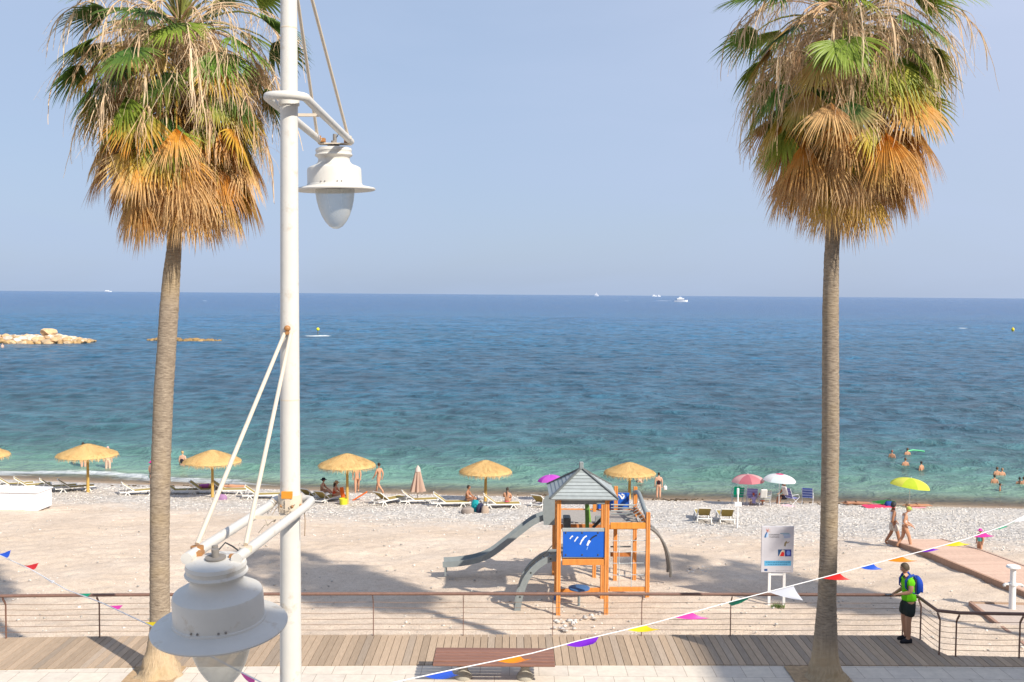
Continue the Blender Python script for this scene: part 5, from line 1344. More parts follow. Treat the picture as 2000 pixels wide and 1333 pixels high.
for _ in range(34000):                                     # pebble bank
    y = rs.uniform(36, 56.5); x = rs.uniform(-1, 1) * (y * .56 + 1); tt = float(shore(x)) - y
    hi = 9 + .09 * (x + 20) + (4.5 + .06 * (x + 20)) * rs.uniform(0, 1)
    if tt < 2.4 or tt > hi: continue
    s = .014 + .035 * rs.uniform(0, 1) ** 2; g = rs.uniform(.48, .80); pts.append((x, y, float(gz(x, y)) + .12 * math.exp(-((tt - 7) / 2.2) ** 2) + s * .2)); sz.append(s); cl.append((g, g * .925, g * .84, 1))
for _ in range(9500):                                      # loose stones in the sand
    y = 25 + 22 * rs.uniform(0, 1) ** 1.3; x = rs.uniform(-1, 1) * (y * .56 + 1)
    cn = noise.noise(Vector((x * .35, y * .35, 3)))
    if cn < rs.uniform(-.35, .35): continue
    s = .009 + .045 * rs.uniform(0, 1) ** 4; g = rs.uniform(.28, .75); pts.append((x, y, float(gz(x, y)) + s * .15)); sz.append(s); cl.append((g, g * .93, g * .84, 1))
for (u, v, sp, k, smin, smax) in ((1115, 1217, 13, 14, .04, .09), (1152, 1205, 9, 7, .04, .09), (1105, 1229, 10, 8, .03, .08), (1168, 1199, 5, 3, .05, .08), (740, 1160, 22, 20, .02, .05), (1365, 1118, 16, 16, .03, .09)):
    for _ in range(k):
        p = P(u + rs.normal() * sp, v + rs.normal() * sp * .3); s = rs.uniform(smin, smax); g = rs.uniform(.42, .66); pts.append((p.x, p.y, p.z + s * .25)); sz.append(s); cl.append((g, g * .94, g * .88, 1))
for (u, v, sp, k) in ((1080, 968, 30, 60), (1330, 977, 30, 60), (1640, 984, 40, 30), (300, 950, 60, 50)):   # dark weed at the waterline
    for _ in range(k):
        p = P(u + rs.normal() * sp, v + rs.normal() * 1.0); s = rs.uniform(.04, .11); pts.append((p.x, p.y, p.z + .01)); sz.append(s); cl.append((.09, .065, .04, 1))
scatter('pebbles', pts, sz, cl, M['pebble'])

# breakwater: each big boulder is heaped in one mound; the low reef likewise
def mound(name, label, u0, u1, vb, vt, n, rmin, rmax, cols, seed, depth=7, cat='rocks'):
    a, b = PZ(u0, vb, SEA), PZ(u1, vb, SEA); rr = random.Random(seed); y = a.y
    t = thing(name, label, cat, (a.x, a.y, SEA)); mb = MB(); H = W(0, vt, y).z - SEA
    k = 0
    for i in range(n):
        s = rr.random(); x = lerp(0, b.x - a.x, s); w = rr.uniform(-1, 1); e = min(1, (1 - s) * 5) if u0 < 50 else min(1, (1 - s) * 2.4, s * 6)
        env = (.45 + .55 * e) * (1 - abs(w) ** 3); r = rr.uniform(rmin, rmax) * (.6 + .4 * e)
        z = H * env * rr.uniform(.3, .8) - r * .3
        c = rr.choice(cols); g = rr.uniform(.8, 1.15)
        if z < H * .22: c = mixc(c, (.38, .24, .09), .6)
        rock(mb, (x, w * depth / 2 + depth / 2, z), r, rr, tuple(q * g for q in c))
        k += 1
    mb.build('boulders', M['stone'], t)
    return t
mound('breakwater', 'breakwater of pale and ochre boulders reaching in from the left', -140, 176, 669, 653, 520, .5, 1.15, [(.60, .48, .36), (.54, .36, .20), (.66, .56, .46), (.48, .32, .18)], 4, 9, 'breakwater')
a_ = PZ(80, 668, SEA); mb = MB(); rock(mb, (0, 0, 0), 1.5, random.Random(2), (.62, .42, .24), .7); o = mb.build('boulder', M['stone'], loc=(a_.x, a_.y + 4, W(0, 650.5, a_.y).z)); tag(o, 'single large tan boulder on top of the breakwater', 'boulder')
mound('reef', 'low dark brown reef breaking the water behind the left palm', 284, 430, 665, 659, 70, .5, 1.1, [(.16, .11, .06), (.22, .15, .08), (.12, .085, .055)], 9, 3, 'rocks')
# ================================================================== boats and buoys
def boat_hull(mb, L, Bm, H, col, z0=0):
    st = [(-.5, .8, .75), (-.3, 1, .8), (0, 1, .85), (.25, .8, .95), (.42, .4, 1.08), (.5, .02, 1.2)]
    vs = []
    for s, w, h in st: vs += [(s * L, -w * Bm / 2, z0 + h * H), (s * L, -w * Bm * .32, z0), (s * L, 0, z0 - .25 * H), (s * L, w * Bm * .32, z0), (s * L, w * Bm / 2, z0 + h * H)]
    fs = [(i * 5 + j, (i + 1) * 5 + j, (i + 1) * 5 + j + 1, i * 5 + j + 1) for i in range(5) for j in range(4)] + [(i * 5 + 4, (i + 1) * 5 + 4, (i + 1) * 5, i * 5) for i in range(5)] + [(0, 1, 2, 3, 4)]
    mb.add(vs, fs, col)
def at_sea(u, v): return PZ(u, v, SEA)
p = at_sea(1330, 590); S = p.y / FPX
t = thing('motor_yacht', 'white motor yacht with flybridge heading right, trailing a wake', 'boat', p)
L = 26 * S
mb = MB(); boat_hull(mb, L, L * .28, 3.2 * S, (.8, .8, .8)); mb.build('hull', M['paint'], t)
mb = MB(); mb.box((-L * .05, 0, 5.2 * S), (L * .55, L * .2, 3.4 * S), (.75, .76, .78), bev=.6); mb.build('cabin', M['paint'], t)
mb = MB(); mb.box((-L * .05, 0, 5.2 * S), (L * .56, L * .202, 1.0 * S), (.06, .08, .1)); mb.build('cabin_windows', M['plastic'], t)
mb = MB(); mb.box((-L * .06, 0, 7.9 * S), (L * .25, L * .16, 1.6 * S), (.75, .76, .78), bev=.3); mb.build('flybridge', M['paint'], t)
mb = MB(); mb.bar((-L * .1, 0, 8 * S), (-L * .06, 0, 11.5 * S), .5, .5, (.6, .62, .65)); mb.build('mast', M['paint'], t)
p = at_sea(1165, 578.8); S = p.y / FPX
t = thing('sailboat', 'small sailing boat with white sails near the horizon', 'boat', p)
mb = MB(); boat_hull(mb, 8 * S, 2.5 * S, 1.2 * S, (.75, .75, .78)); mb.build('hull', M['paint'], t)
mb = MB(); mb.tube([(0, 0, 0), (0, 0, 7.5 * S)], .12 * S, 6, (.6, .6, .6)); mb.build('mast', M['paint'], t)
mb = MB(); mb.add([(-.3 * S, 0, 1.8 * S), (-3.6 * S, .3 * S, 1.8 * S), (-.2 * S, 0, 7.3 * S), (-.3 * S, .15 * S, 1.8 * S), (-3.6 * S, .45 * S, 1.8 * S), (-.2 * S, .15 * S, 7.3 * S)], [(0, 1, 2), (5, 4, 3), (0, 3, 4, 1), (1, 4, 5, 2), (2, 5, 3, 0)], (.82, .82, .84)); mb.build('mainsail', M['canopy'], t)
mb = MB(); mb.add([(3.4 * S, 0, 1.6 * S), (.3 * S, .3 * S, 1.6 * S), (.2 * S, 0, 6.3 * S), (3.4 * S, .1 * S, 1.6 * S), (.3 * S, .4 * S, 1.6 * S), (.2 * S, .1 * S, 6.3 * S)], [(0, 1, 2), (5, 4, 3), (0, 3, 4, 1), (1, 4, 5, 2), (2, 5, 3, 0)], (.8, .8, .82)); mb.build('jib', M['canopy'], t)
for (u, v, w, lab) in ((211, 570.6, 14, 'distant white ship on the horizon left of the left palm'), (1278, 579.6, 9, 'tiny white boat on the horizon left of the motor yacht'), (1287, 579.8, 6, 'tiny low boat on the horizon between the yacht and the other tiny boat')):
    p = at_sea(u, v); S = p.y / FPX; t = thing('distant_boat', lab, 'boat', p)
    mb = MB(); boat_hull(mb, w * S, w * .25 * S, 1.5 * S, (.8, .8, .82)); mb.build('hull', M['paint'], t)
    mb = MB(); mb.box((-w * .1 * S, 0, 2.4 * S), (w * .5 * S, w * .16 * S, 1.5 * S), (.78, .78, .8)); mb.build('cabin', M['paint'], t)
for (u, v, lab, r) in ((621, 652, 'yellow spar buoy beyond the reef right of the lamp post', 2.6), (1978, 647, 'yellow buoy near the right edge of the sea', 2.8)):
    p = at_sea(u, v); S = p.y / FPX; t = thing('buoy', lab, 'buoy', p, 0, 'yellow buoys')
    if u < 1000:
        mb = MB(); mb.ell((0, 0, 8.5 * S), (3.2 * S, 3.2 * S, 3.2 * S), (.75, .72, .03), 14); mb.build('topmark', M['plastic'], t)
        mb = MB(); mb.tube([(0, 0, -1), (0, 0, 8 * S)], [1.6 * S, .6 * S], 10, (.12, .12, .12)); mb.build('spar', M['plastic'], t)
    else:
        mb = MB(); mb.ell((0, 0, 3 * S), (3 * S, 3 * S, 3.6 * S), (.75, .55, .02), 14); mb.build('float', M['plastic'], t)
        mb = MB(); mb.tube([(0, 0, 5 * S), (0, 0, 8 * S)], .6 * S, 8, (.7, .5, .02)); mb.build('top_pin', M['plastic'], t)
# ================================================================== people
def skin_geo(nodes, edges, root=0, sub=1):
    """nodes: [(co, rx, ry)], grown with a Skin modifier, returned as vertices and faces"""
    me = bpy.data.meshes.new('tmp'); bm = bmesh.new(); sl = bm.verts.layers.skin.verify()
    vs = [bm.verts.new(n[0]) for n in nodes]
    for a, b in edges: bm.edges.new((vs[a], vs[b]))
    for v, n in zip(vs, nodes): v[sl].radius = (n[1], n[2])
    vs[root][sl].use_root = True
    bm.to_mesh(me); bm.free()
    ob = bpy.data.objects.new('tmp', me); COL.objects.link(ob)
    m = ob.modifiers.new('s', 'SKIN'); m.use_smooth_shade = True; m.branch_smoothing = 0.6
    if sub: s = ob.modifiers.new('u', 'SUBSURF'); s.levels = s.render_levels = sub
    dg = bpy.context.evaluated_depsgraph_get(); ev = ob.evaluated_get(dg); m2 = ev.to_mesh()
    V = [v.co.copy() for v in m2.vertices]; F = [tuple(p.vertices) for p in m2.polygons]; ev.to_mesh_clear()
    bpy.data.objects.remove(ob); bpy.data.meshes.remove(me)
    return V, F
SK = {'fair': (.62, .36, .25), 'tan': (.50, .26, .155), 'dark': (.36, .17, .095), 'pale': (.68, .44, .33)}
def joints(kind):
    """unit-height skeleton, facing -y"""
    J = dict(pel=(0, 0, .53), wai=(0, .005, .615), che=(0, .005, .735), nk=(0, .008, .835), hd=(0, 0, .875))
    for s, n in ((-1, 'L'), (1, 'R')):
        J['sh' + n] = (s * .098, .006, .80); J['el' + n] = (s * .128, .012, .635); J['wr' + n] = (s * .135, -.02, .495); J['ha' + n] = (s * .135, -.04, .445)
        J['hi' + n] = (s * .048, 0, .50); J['kn' + n] = (s * .055, -.012, .285); J['an' + n] = (s * .056, .012, .045); J['to' + n] = (s * .065, -.085, .018)
    if kind == 'walk':
        J.update(knL=(-.05, -.085, .30), anL=(-.05, -.135, .06), toL=(-.055, -.215, .03), knR=(.05, .02, .285), anR=(.05, .155, .075), toR=(.055, .10, .02),
                 elL=(-.13, .07, .64), wrL=(-.13, .05, .51), haL=(-.13, .035, .465), elR=(.13, -.04, .635), wrR=(.12, -.12, .525), haR=(.118, -.155, .49))
    if kind == 'sit':        # on a lounger or on the ground, legs forward and bent
        J.update(pel=(0, 0, .07), wai=(0, .0, .15), che=(0, -.025, .265), nk=(0, -.05, .36), hd=(0, -.07, .40))
        for s, n in ((-1, 'L'), (1, 'R')):
            J['sh' + n] = (s * .095, -.035, .33); J['el' + n] = (s * .125, -.10, .20); J['wr' + n] = (s * .09, -.19, .17); J['ha' + n] = (s * .08, -.23, .165)
            J['hi' + n] = (s * .05, -.02, .07); J['kn' + n] = (s * .07, -.22, .15); J['an' + n] = (s * .06, -.36, .03); J['to' + n] = (s * .06, -.43, .03)
    if kind == 'chair':
        J.update(pel=(0, 0, .27), wai=(0, .01, .35), che=(0, -.01, .47), nk=(0, -.03, .565), hd=(0, -.05, .605))
        for s, n in ((-1, 'L'), (1, 'R')):
            J['sh' + n] = (s * .098, -.015, .535); J['el' + n] = (s * .13, -.09, .40); J['wr' + n] = (s * .09, -.20, .37); J['ha' + n] = (s * .08, -.24, .36)
            J['hi' + n] = (s * .05, -.02, .26); J['kn' + n] = (s * .06, -.245, .28); J['an' + n] = (s * .06, -.27, .045); J['to' + n] = (s * .06, -.35, .02)
    if kind == 'lie':        # face down, head at +y
        J = {k: (v[0], v[2] - .53, .06 + .5 * v[1]) for k, v in joints('stand').items()}
        for n in 'LR': s = -1 if n == 'L' else 1; J['to' + n] = (s * .06, -.57, .035); J['el' + n] = (s * .17, .20, .05); J['wr' + n] = (s * .12, .33, .05); J['ha' + n] = (s * .08, .37, .05)
    return {k: Vector(v) for k, v in J.items()}
def hand(side, w, h_, s, grip=.5):
    """palm and five bent fingers as nodes hanging off the wrist"""
    nodes = []; edges = []; d = (h_ - w).normalized()
    a = Vector((side, 0, 0)); lat = a - d * a.dot(d)
    if lat.length < .2: a = Vector((0, 1, 0)); lat = a - d * a.dot(d)
    lat.normalize(); nrm = d.cross(lat).normalized()
    if nrm.z > 0 and abs(d.z) < .8: nrm = -nrm
    lens = (.040, .046, .043, .034)
    for i, L in enumerate(lens):
        o = (i - 1.5) * .0105
        p0 = h_ + lat * o; p1 = p0 + (d + nrm * .3 * grip).normalized() * L * .5; p2 = p1 + (d + nrm * 1.2 * grip).normalized() * L * .5
        k = len(nodes); nodes += [(p0, .0062, .0062), (p1, .0052, .0052), (p2, .0042, .0042)]; edges += [(-1, k), (k, k + 1), (k + 1, k + 2)]
    p0 = w.lerp(h_, .45) - lat * .017; p1 = p0 + (d * .7 - lat * .8 + nrm * .3).normalized() * .02; p2 = p1 + (d - lat * .2 + nrm * .5).normalized() * .018
    k = len(nodes); nodes += [(p0, .0075, .0075), (p1, .0062, .0062), (p2, .005, .005)]; edges += [(-2, k), (k, k + 1), (k + 1, k + 2)]
    return nodes, edges
def head_geo(mb, c, m, sk, s=1.0):
    """a head with brow, nose, mouth, ears; m turns it"""
    n = 18; k = 14; vs = []
    for i in range(k + 1):
        a = math.pi * i / k; z = -math.cos(a); q = max(1e-3, math.sin(a))
        for j in range(n):
            ph = j * 2 * math.pi / n; x, y = math.cos(ph), math.sin(ph)
            w = .040 + .004 * max(0, z) - .010 * max(0, -z) ** 1.5
            dpt = .050 + .006 * max(0, z)
            yy = y * q * dpt; front_ = max(0, -y)
            if front_ > .5 and z < -.2: yy += .006 * front_ * (-z)
            if front_ > .95 and -.35 < z < .12: yy -= .012 * (1 - abs(z + .18) / .3) if abs(z + .18) < .3 else 0
            if front_ > .8 and -.05 < z < .22: yy += .003
            vs.append(c + m @ Vector((x * q * w, yy, z * .064)))
    mb.add(vs, [(i * n + j, i * n + (j + 1) % n, (i + 1) * n + (j + 1) % n, (i + 1) * n + j) for i in range(k) for j in range(n)], sk, True)
    for sx in (-1, 1):
        mb.ell(c + m @ Vector((sx * .041, .004, -.004)), (.005, .011, .016), sk, 8, m)
        mb.ell(c + m @ Vector((sx * .016, -.0465, .004)), (.0075, .004, .004), (.75, .72, .68), 8, m); mb.ell(c + m @ Vector((sx * .016, -.0495, .004)), (.0032, .003, .0032), (.04, .025, .02), 6, m)
        mb.box(c + m @ Vector((sx * .016, -.048, .0155)), (.018, .004, .003), (.07, .045, .03), m)
    mb.box(c + m @ Vector((0, -.047, -.032)), (.022, .006, .005), (.42, .14, .12), m, bev=.001)
BODY_R = dict(pel=.086, wai=.070, che=.084, nk=.033, hd=.030, sh=.043, el=.031, wr=.020, ha=.019, hi=.064, kn=.042, an=.027, to=.022)
def person(label, loc, h, rz, kind='stand', skin='tan', hair=((.04, .025, .015), 'short'), wear=(), J=None, turn=0.0, nod=0.0, build=1.0, group=None, child=False, cut=None):
    t = thing('person', label, 'person', loc, R(rz), group)
    jj = joints(kind)
    if J: jj.update({k: Vector(v) for k, v in J.items()})
    P_ = {k: v * h for k, v in jj.items()}; sk = SK[skin]
    names = ['pel', 'wai', 'che', 'nk', 'hd']; idx = {}; nodes = []; edges = []
    def nd(k, r=None):
        base = k[:-1] if k[-1] in 'LR' else k; r_ = (r or BODY_R[base]) * h * (build if base in ('pel', 'wai', 'che', 'hi', 'kn', 'el', 'sh') else 1)
        idx[k] = len(nodes); flat = .78 if base in ('che', 'wai', 'pel') else (.55 if base == 'ha' else 1); nodes.append((P_[k], r_, r_ * flat)); return idx[k]
    for k in names: nd(k)
    edges += [(0, 1), (1, 2), (2, 3), (3, 4)]
    for n in 'LR':
        for k in ('sh', 'el', 'wr', 'ha', 'hi', 'kn', 'an', 'to'): nd(k + n)
        # calf and thigh bulges
        mid = len(nodes); p = P_['kn' + n].lerp(P_['an' + n], .3); nodes.append((p, .042 * h * build, .042 * h * build))
        edges += [(2, idx['sh' + n]), (idx['sh' + n], idx['el' + n]), (idx['el' + n], idx['wr' + n]), (idx['wr' + n], idx['ha' + n]), (0, idx['hi' + n]), (idx['hi' + n], idx['kn' + n]), (idx['kn' + n], mid), (mid, idx['an' + n]), (idx['an' + n], idx['to' + n])]
        hn, he = hand(-1 if n == 'L' else 1, P_['wr' + n], P_['ha' + n], h, .6)
        o = len(nodes); hn = [(P_['ha' + n] + (q - P_['ha' + n]) * h, r1 * h, r2 * h) for q, r1, r2 in hn]
        nodes += hn; edges += [((idx['ha' + n] if a == -1 else idx['wr' + n] if a == -2 else a + o), b + o) for a, b in he]
    V, F = skin_geo(nodes, edges)
    mb = MB(); mb.add(V, F, sk, True)
    hm = Matrix.Rotation(R(turn), 3, 'Z') @ Matrix.Rotation(R(nod), 3, 'X')
    if kind == 'lie': hm = Matrix.Rotation(R(90), 3, 'X')
    up = (hm @ UPV); hc = P_['hd'] + up * (.055 * h)
    head_geo(mb, Vector((0, 0, 0)), Matrix.Identity(3), sk); k0 = len(mb.v)
    # scale and place the head just added
    cnt = k0 - len(V); hs = h * (1.12 if child else 1.0)
    for i in range(len(V), k0): mb.v[i] = tuple(hc + hm @ (Vector(mb.v[i]) * hs))
    mb.build('body', M['skin'], t)
    # hair
    hcol, style = hair; mb = MB()
    if style != 'bald':
        n = 18; vs = []; k = 9; rr = random.Random(len(label))
        for i in range(k + 1):
            a = i / k
            for j in range(n):
                ph = j * 2 * math.pi / n; y = math.sin(ph); lim = lerp(1.85, .95, max(0, -y)) if style != 'curly' else lerp(2.1, 1.0, max(0, -y))
                th = a * lim; r_ = 1 + (.10 if style == 'curly' else .03) * rr.random(); kx = .046 if style != 'curly' else .06
                vs.append(hc + hm @ (Vector((math.cos(ph) * math.sin(th) * kx * r_, y * math.sin(th) * (.058 if style != 'curly' else .066) * r_ + .003, math.cos(th) * (.070 if style != 'curly' else .08) * r_)) * hs))
        mb.add(vs, [(i * n + j, i * n + (j + 1) % n, (i + 1) * n + (j + 1) % n, (i + 1) * n + j) for i in range(k) for j in range(n)], hcol, True)
        if style == 'bun': mb.ell(hc + hm @ (Vector((0, .055, .045)) * hs), (.026 * hs,) * 3, hcol, 10)
        if style == 'long': mb.tube([hc + hm @ (Vector((0, .04, .02)) * hs), hc + hm @ (Vector((0, .06, -.04)) * hs), hc + hm @ (Vector((0, .055, -.13)) * hs), hc + hm @ (Vector((0, .06, -.19)) * hs)], [.036 * hs, .045 * hs, .04 * hs, .012 * hs], 12, hcol)
        if style == 'plait': mb.tube([hc + hm @ (Vector((0, .05, .02)) * hs), hc + hm @ (Vector((0, .065, -.06)) * hs), hc + hm @ (Vector((0, .075, -.16)) * hs), hc + hm @ (Vector((0, .08, -.25)) * hs)], [.022 * hs, .017 * hs, .015 * hs, .007 * hs], 10, hcol)
        mb.build('hair', M['hair'], t)
    def garment(name, parts, col, grow=.008, mat='cloth'):
        """parts: list of chains; a chain is [(joint or (jointA, jointB, f)), radius scale]"""
        nn = []; ee = []; seen = {}
        def g(k):
            if k in seen: return seen[k]
            if isinstance(k, tuple):
                a, b, f = k; p = P_[a].lerp(P_[b], f); ba = a[:-1] if a[-1] in 'LR' else a; bb = b[:-1] if b[-1] in 'LR' else b; r_ = lerp(BODY_R[ba], BODY_R[bb], f)
            else:
                p = P_[k]; r_ = BODY_R[k[:-1] if k[-1] in 'LR' else k]; ba = k
            fl = .80 if k in ('che', 'wai', 'pel') else 1
            seen[k] = len(nn); r_ = (r_ * build + grow) * h; nn.append((p, r_, r_ * fl)); return seen[k]
        for ch in parts:
            q = [g(k) for k in ch]
            for a, b in zip(q[:-1], q[1:]):
                if (a, b) not in ee: ee.append((a, b))
        V, F = skin_geo(nn, ee); b_ = MB(); b_.add(V, F, col, True); return b_.build(name, M[mat], t)
    for w in wear:
        nm, col = w[0], w[1]
        if nm == 'shorts': garment('shorts', [[('pel', 'wai', .85), 'pel', 'hiL', ('hiL', 'knL', .5), ('hiL', 'knL', .82)], ['pel', 'hiR', ('hiR', 'knR', .5), ('hiR', 'knR', .82)]], col, .026)
        elif nm == 'trunks': garment('swim_trunks', [[('pel', 'wai', .2), 'pel', 'hiL', ('hiL', 'knL', .35)], ['pel', 'hiR', ('hiR', 'knR', .35)]], col, .009)
        elif nm == 'tshirt': garment('t_shirt', [[('pel', 'wai', -.3), ('pel', 'wai', .4), 'wai', 'che', ('che', 'nk', .75)], ['che', 'shL', ('shL', 'elL', .62)], ['che', 'shR', ('shR', 'elR', .62)]], col, .019)
        elif nm == 'top': garment('tank_top', [[('pel', 'wai', .3), 'wai', 'che', ('che', 'nk', .5)]], col, .008)
        elif nm == 'swimsuit': garment('swimsuit', [[('pel', 'wai', -.25), 'wai', 'che']], col, .005)
        elif nm == 'bikini': garment('bikini_bottom', [[('pel', 'wai', -.35), ('pel', 'wai', .25)]], col, .006)
        elif nm == 'bra': garment('bikini_top', [[('wai', 'che', .7), ('che', 'nk', .15)]], col, .005)
        elif nm == 'shoes':
            for n in 'LR':
                b_ = MB(); a = P_['an' + n]; d = P_['to' + n] - a; d.z = 0; d.normalize(); c = (a + P_['to' + n]) / 2
                b_.tube([a - d * .035 * h + UPV * (.0 * h) - UPV * (a.z * .35), a - UPV * (a.z * .35), c - UPV * .006 * h, P_['to' + n] + d * .012 * h], [.026 * h, .031 * h, .029 * h, .018 * h], 12, col)
                b_.tube([Vector((*(a - d * .035 * h).xy, .006 * h)) , Vector((*c.xy, .006 * h)), Vector((*(P_['to' + n] + d * .018 * h).xy, .006 * h))], [.026 * h, .028 * h, .02 * h], 10, tuple(x * .6 for x in col)); b_.build('shoe', M['cloth'], t)
        elif nm == 'cap':
            b_ = MB(); q = lambda x, y, z: hc + hm @ (Vector((x, y, z)) * hs)
            b_.lathe([(.053 * hs, .012 * hs), (.054 * hs, .03 * hs), (.045 * hs, .058 * hs), (.025 * hs, .074 * hs), (.0001, .078 * hs)], hc, 18, col, hm, sy=1.15)
            b_.add([q(-.04, -.045, .02), q(.04, -.045, .02), q(.028, -.095, .012), q(-.028, -.095, .012), q(-.04, -.045, .027), q(.04, -.045, .027), q(.028, -.095, .016), q(-.028, -.095, .016)], [(0, 1, 2, 3), (7, 6, 5, 4), (0, 4, 5, 1), (1, 5, 6, 2), (2, 6, 7, 3), (3, 7, 4, 0)], col); b_.build('cap', M['cloth'], t)
        elif nm == 'hat':
            b_ = MB(); b_.lathe([(.095 * hs, .018 * hs), (.093 * hs, .026 * hs), (.052 * hs, .032 * hs), (.05 * hs, .07 * hs), (.03 * hs, .082 * hs), (.0001, .084 * hs)], hc, 20, col, hm, sy=1.1); b_.build('sun_hat', M['cloth'], t)
        elif nm == 'bucket':
            b_ = MB(); c = P_['haR'] - UPV * .16; b_.lathe([(.0001, -.08), (.07, -.08), (.09, .08), (.082, .08), (.0001, -.07)], c, 16, col); b_.tube([c + Vector((-.085, 0, .08)), P_['haR'], c + Vector((.085, 0, .08))], .006, 6, col)
            o = b_.build('toy_bucket', M['plastic']); o.matrix_world = t.matrix_basis.copy(); tag(o, 'small teal toy bucket held by the child in the pink hat', 'bucket')
    return t
def px_h(u, vt, vb, onwater=False):
    p = PZ(u, vb, SEA) if onwater else P(u, vb)
    return p, W(u, vt, p.y).z - p.z
DKH = (.035, .022, .015); BRH = (.12, .06, .03); BLO = (.45, .30, .13)
def stand_at(label, u, vt, vb, rz, **k):
    p, h = px_h(u, vt, vb); return person(label, p, h * .985, rz, **k)
def wader(label, u, vt, vw, depth, rz, **k):
    """person standing in the sea, vw is the waterline pixel"""
    p = PZ(u, vw, SEA); h = W(u, vt, p.y).z - SEA + depth; p.z = SEA - depth
    return person(label, p, h, rz, **k)
# rz: 0 faces the camera, 180 faces the sea, 90 faces right (+x), -90 faces left
# -- the man with the rucksack on the boardwalk
pm = PZ(1770, 1254, 0); pm.z = .014
hm_ = W(1770, 1098, pm.y).z * 1.0
man = person('man with lime green t-shirt and blue rucksack looking along the railing, phone in hand', pm, hm_ * .99, -82, skin='tan', hair=((.07, .05, .03), 'short'),
    wear=(('tshirt', (.17, .66, .015)), ('shorts', (.035, .045, .04)), ('shoes', (.03, .03, .035))), turn=-8, nod=8, build=1.02,
    J=dict(wai=(0, .02, .615), che=(0, -.0, .735), nk=(0, -.022, .83), hd=(0, -.04, .872), pel=(0, .02, .525), shL=(-.095, -.012, .795), shR=(.095, -.012, .795),
           elR=(.125, -.03, .655), wrR=(.09, -.155, .63), haR=(.08, -.195, .625), elL=(-.125, .015, .64), wrL=(-.11, -.12, .578), haL=(-.09, -.16, .568),
           hiL=(-.048, .01, .49), hiR=(.048, .02, .49), knL=(-.055, -.005, .28), knR=(.055, -.02, .285), anL=(-.06, .03, .045), anR=(.05, .0, .045), toL=(-.07, -.06, .02), toR=(.055, -.09, .02)))
def on_man(v): return man.matrix_basis @ (Vector(v) * hm_ * .99)
rk = thing('rucksack', 'blue and black rucksack worn by the man in the lime t-shirt', 'backpack', man.location, man.rotation_euler[2])
H_ = hm_ * .99; mb = MB(); n = 16; vs = []; ks = 10
for i in range(ks + 1):
    a = i / ks; z = lerp(.60, .825, a); wv = math.sin(math.pi * (a * .9 + .06)) ** .45
    for j in range(n):
        ph = j * 2 * math.pi / n; x = math.cos(ph); y = math.sin(ph); x = math.copysign(abs(x) ** .7, x); y = math.copysign(abs(y) ** .7, y)
        vs.append(Vector((x * .078 * wv, .115 + .015 * math.sin(a * 3) + y * .052 * wv, z)) * H_)
mb.add(vs, [(i * n + j, i * n + (j + 1) % n, (i + 1) * n + (j + 1) % n, (i + 1) * n + j) for i in range(ks) for j in range(n)], (.02, .07, .42), True); mb.add(vs[:n], [tuple(range(n))[::-1]], (.02, .05, .3)); mb.add(vs[-n:], [tuple(range(n))], (.02, .05, .3)); mb.build('bag_body', M['cloth'], rk)
mb = MB(); mb.box(Vector((0, .07, .70)) * H_, (.13 * H_, .035 * H_, .19 * H_), (.04, .04, .06), bev=.02); mb.build('back_panel', M['cloth'], rk)
mb = MB(); mb.box(Vector((0, .168, .66)) * H_, (.11 * H_, .03 * H_, .08 * H_), (.02, .09, .50), bev=.02); mb.build('front_pocket', M['cloth'], rk)
for s in (-1, 1):
    mb = MB(); q = [Vector(a) * H_ for a in ((s * .055, .07, .81), (s * .068, .035, .853), (s * .07, -.03, .838), (s * .07, -.066, .78), (s * .075, -.07, .70), (s * .085, -.02, .655), (s * .07, .06, .62))]
    mb.tube(q, [.012 * H_, .016 * H_, .018 * H_, .016 * H_, .009 * H_, .006 * H_, .006 * H_], 8, (.03, .08, .36)); mb.build('strap', M['cloth'], rk)
mb = MB(); mb.box((0, 0, 0), (.075, .155, .012), (.06, .06, .07), bev=.004); o = mb.build('phone', M['plastic'], loc=on_man((-.088, -.20, .572)), rz=man.rotation_euler[2] + .2); tag(o, 'dark phone held in the hand of the man in the lime t-shirt', 'phone')

# -- pair walking on the sand at the right
pw, hw = px_h(1761, 985, 1072)
person('woman with green headscarf and white tank top walking right across the sand', pw + Vector((.1, 0, 0)), hw * .96, 86, kind='walk', skin='tan', hair=(BLO, 'bun'), nod=22, turn=0,
    wear=(('top', (.66, .68, .70)), ('bikini', (.36, .25, .2)), ('cap', (.40, .48, .10))), J=dict(nk=(0, -.02, .83), hd=(0, -.055, .865), wrR=(.11, -.16, .56), haR=(.10, -.20, .535), wrL=(-.11, -.14, .55), haL=(-.1, -.175, .52)))
person('person with big dark curly hair walking close behind the woman in the green headscarf', pw + Vector((-.16, .5, 0)), hw * .99, 90, kind='walk', skin='dark', hair=((.03, .03, .035), 'curly'), wear=(('top', (.62, .64, .68)), ('shorts', (.6, .55, .5))))
# toddler
stand_at('toddler in teal swimsuit with pink hat standing beside the beach path', 1913, 1033, 1085, -60, skin='tan', hair=(BRH, 'short'), wear=(('swimsuit', (.15, .55, .5)), ('hat', (.7, .08, .4))), child=True, build=1.25)
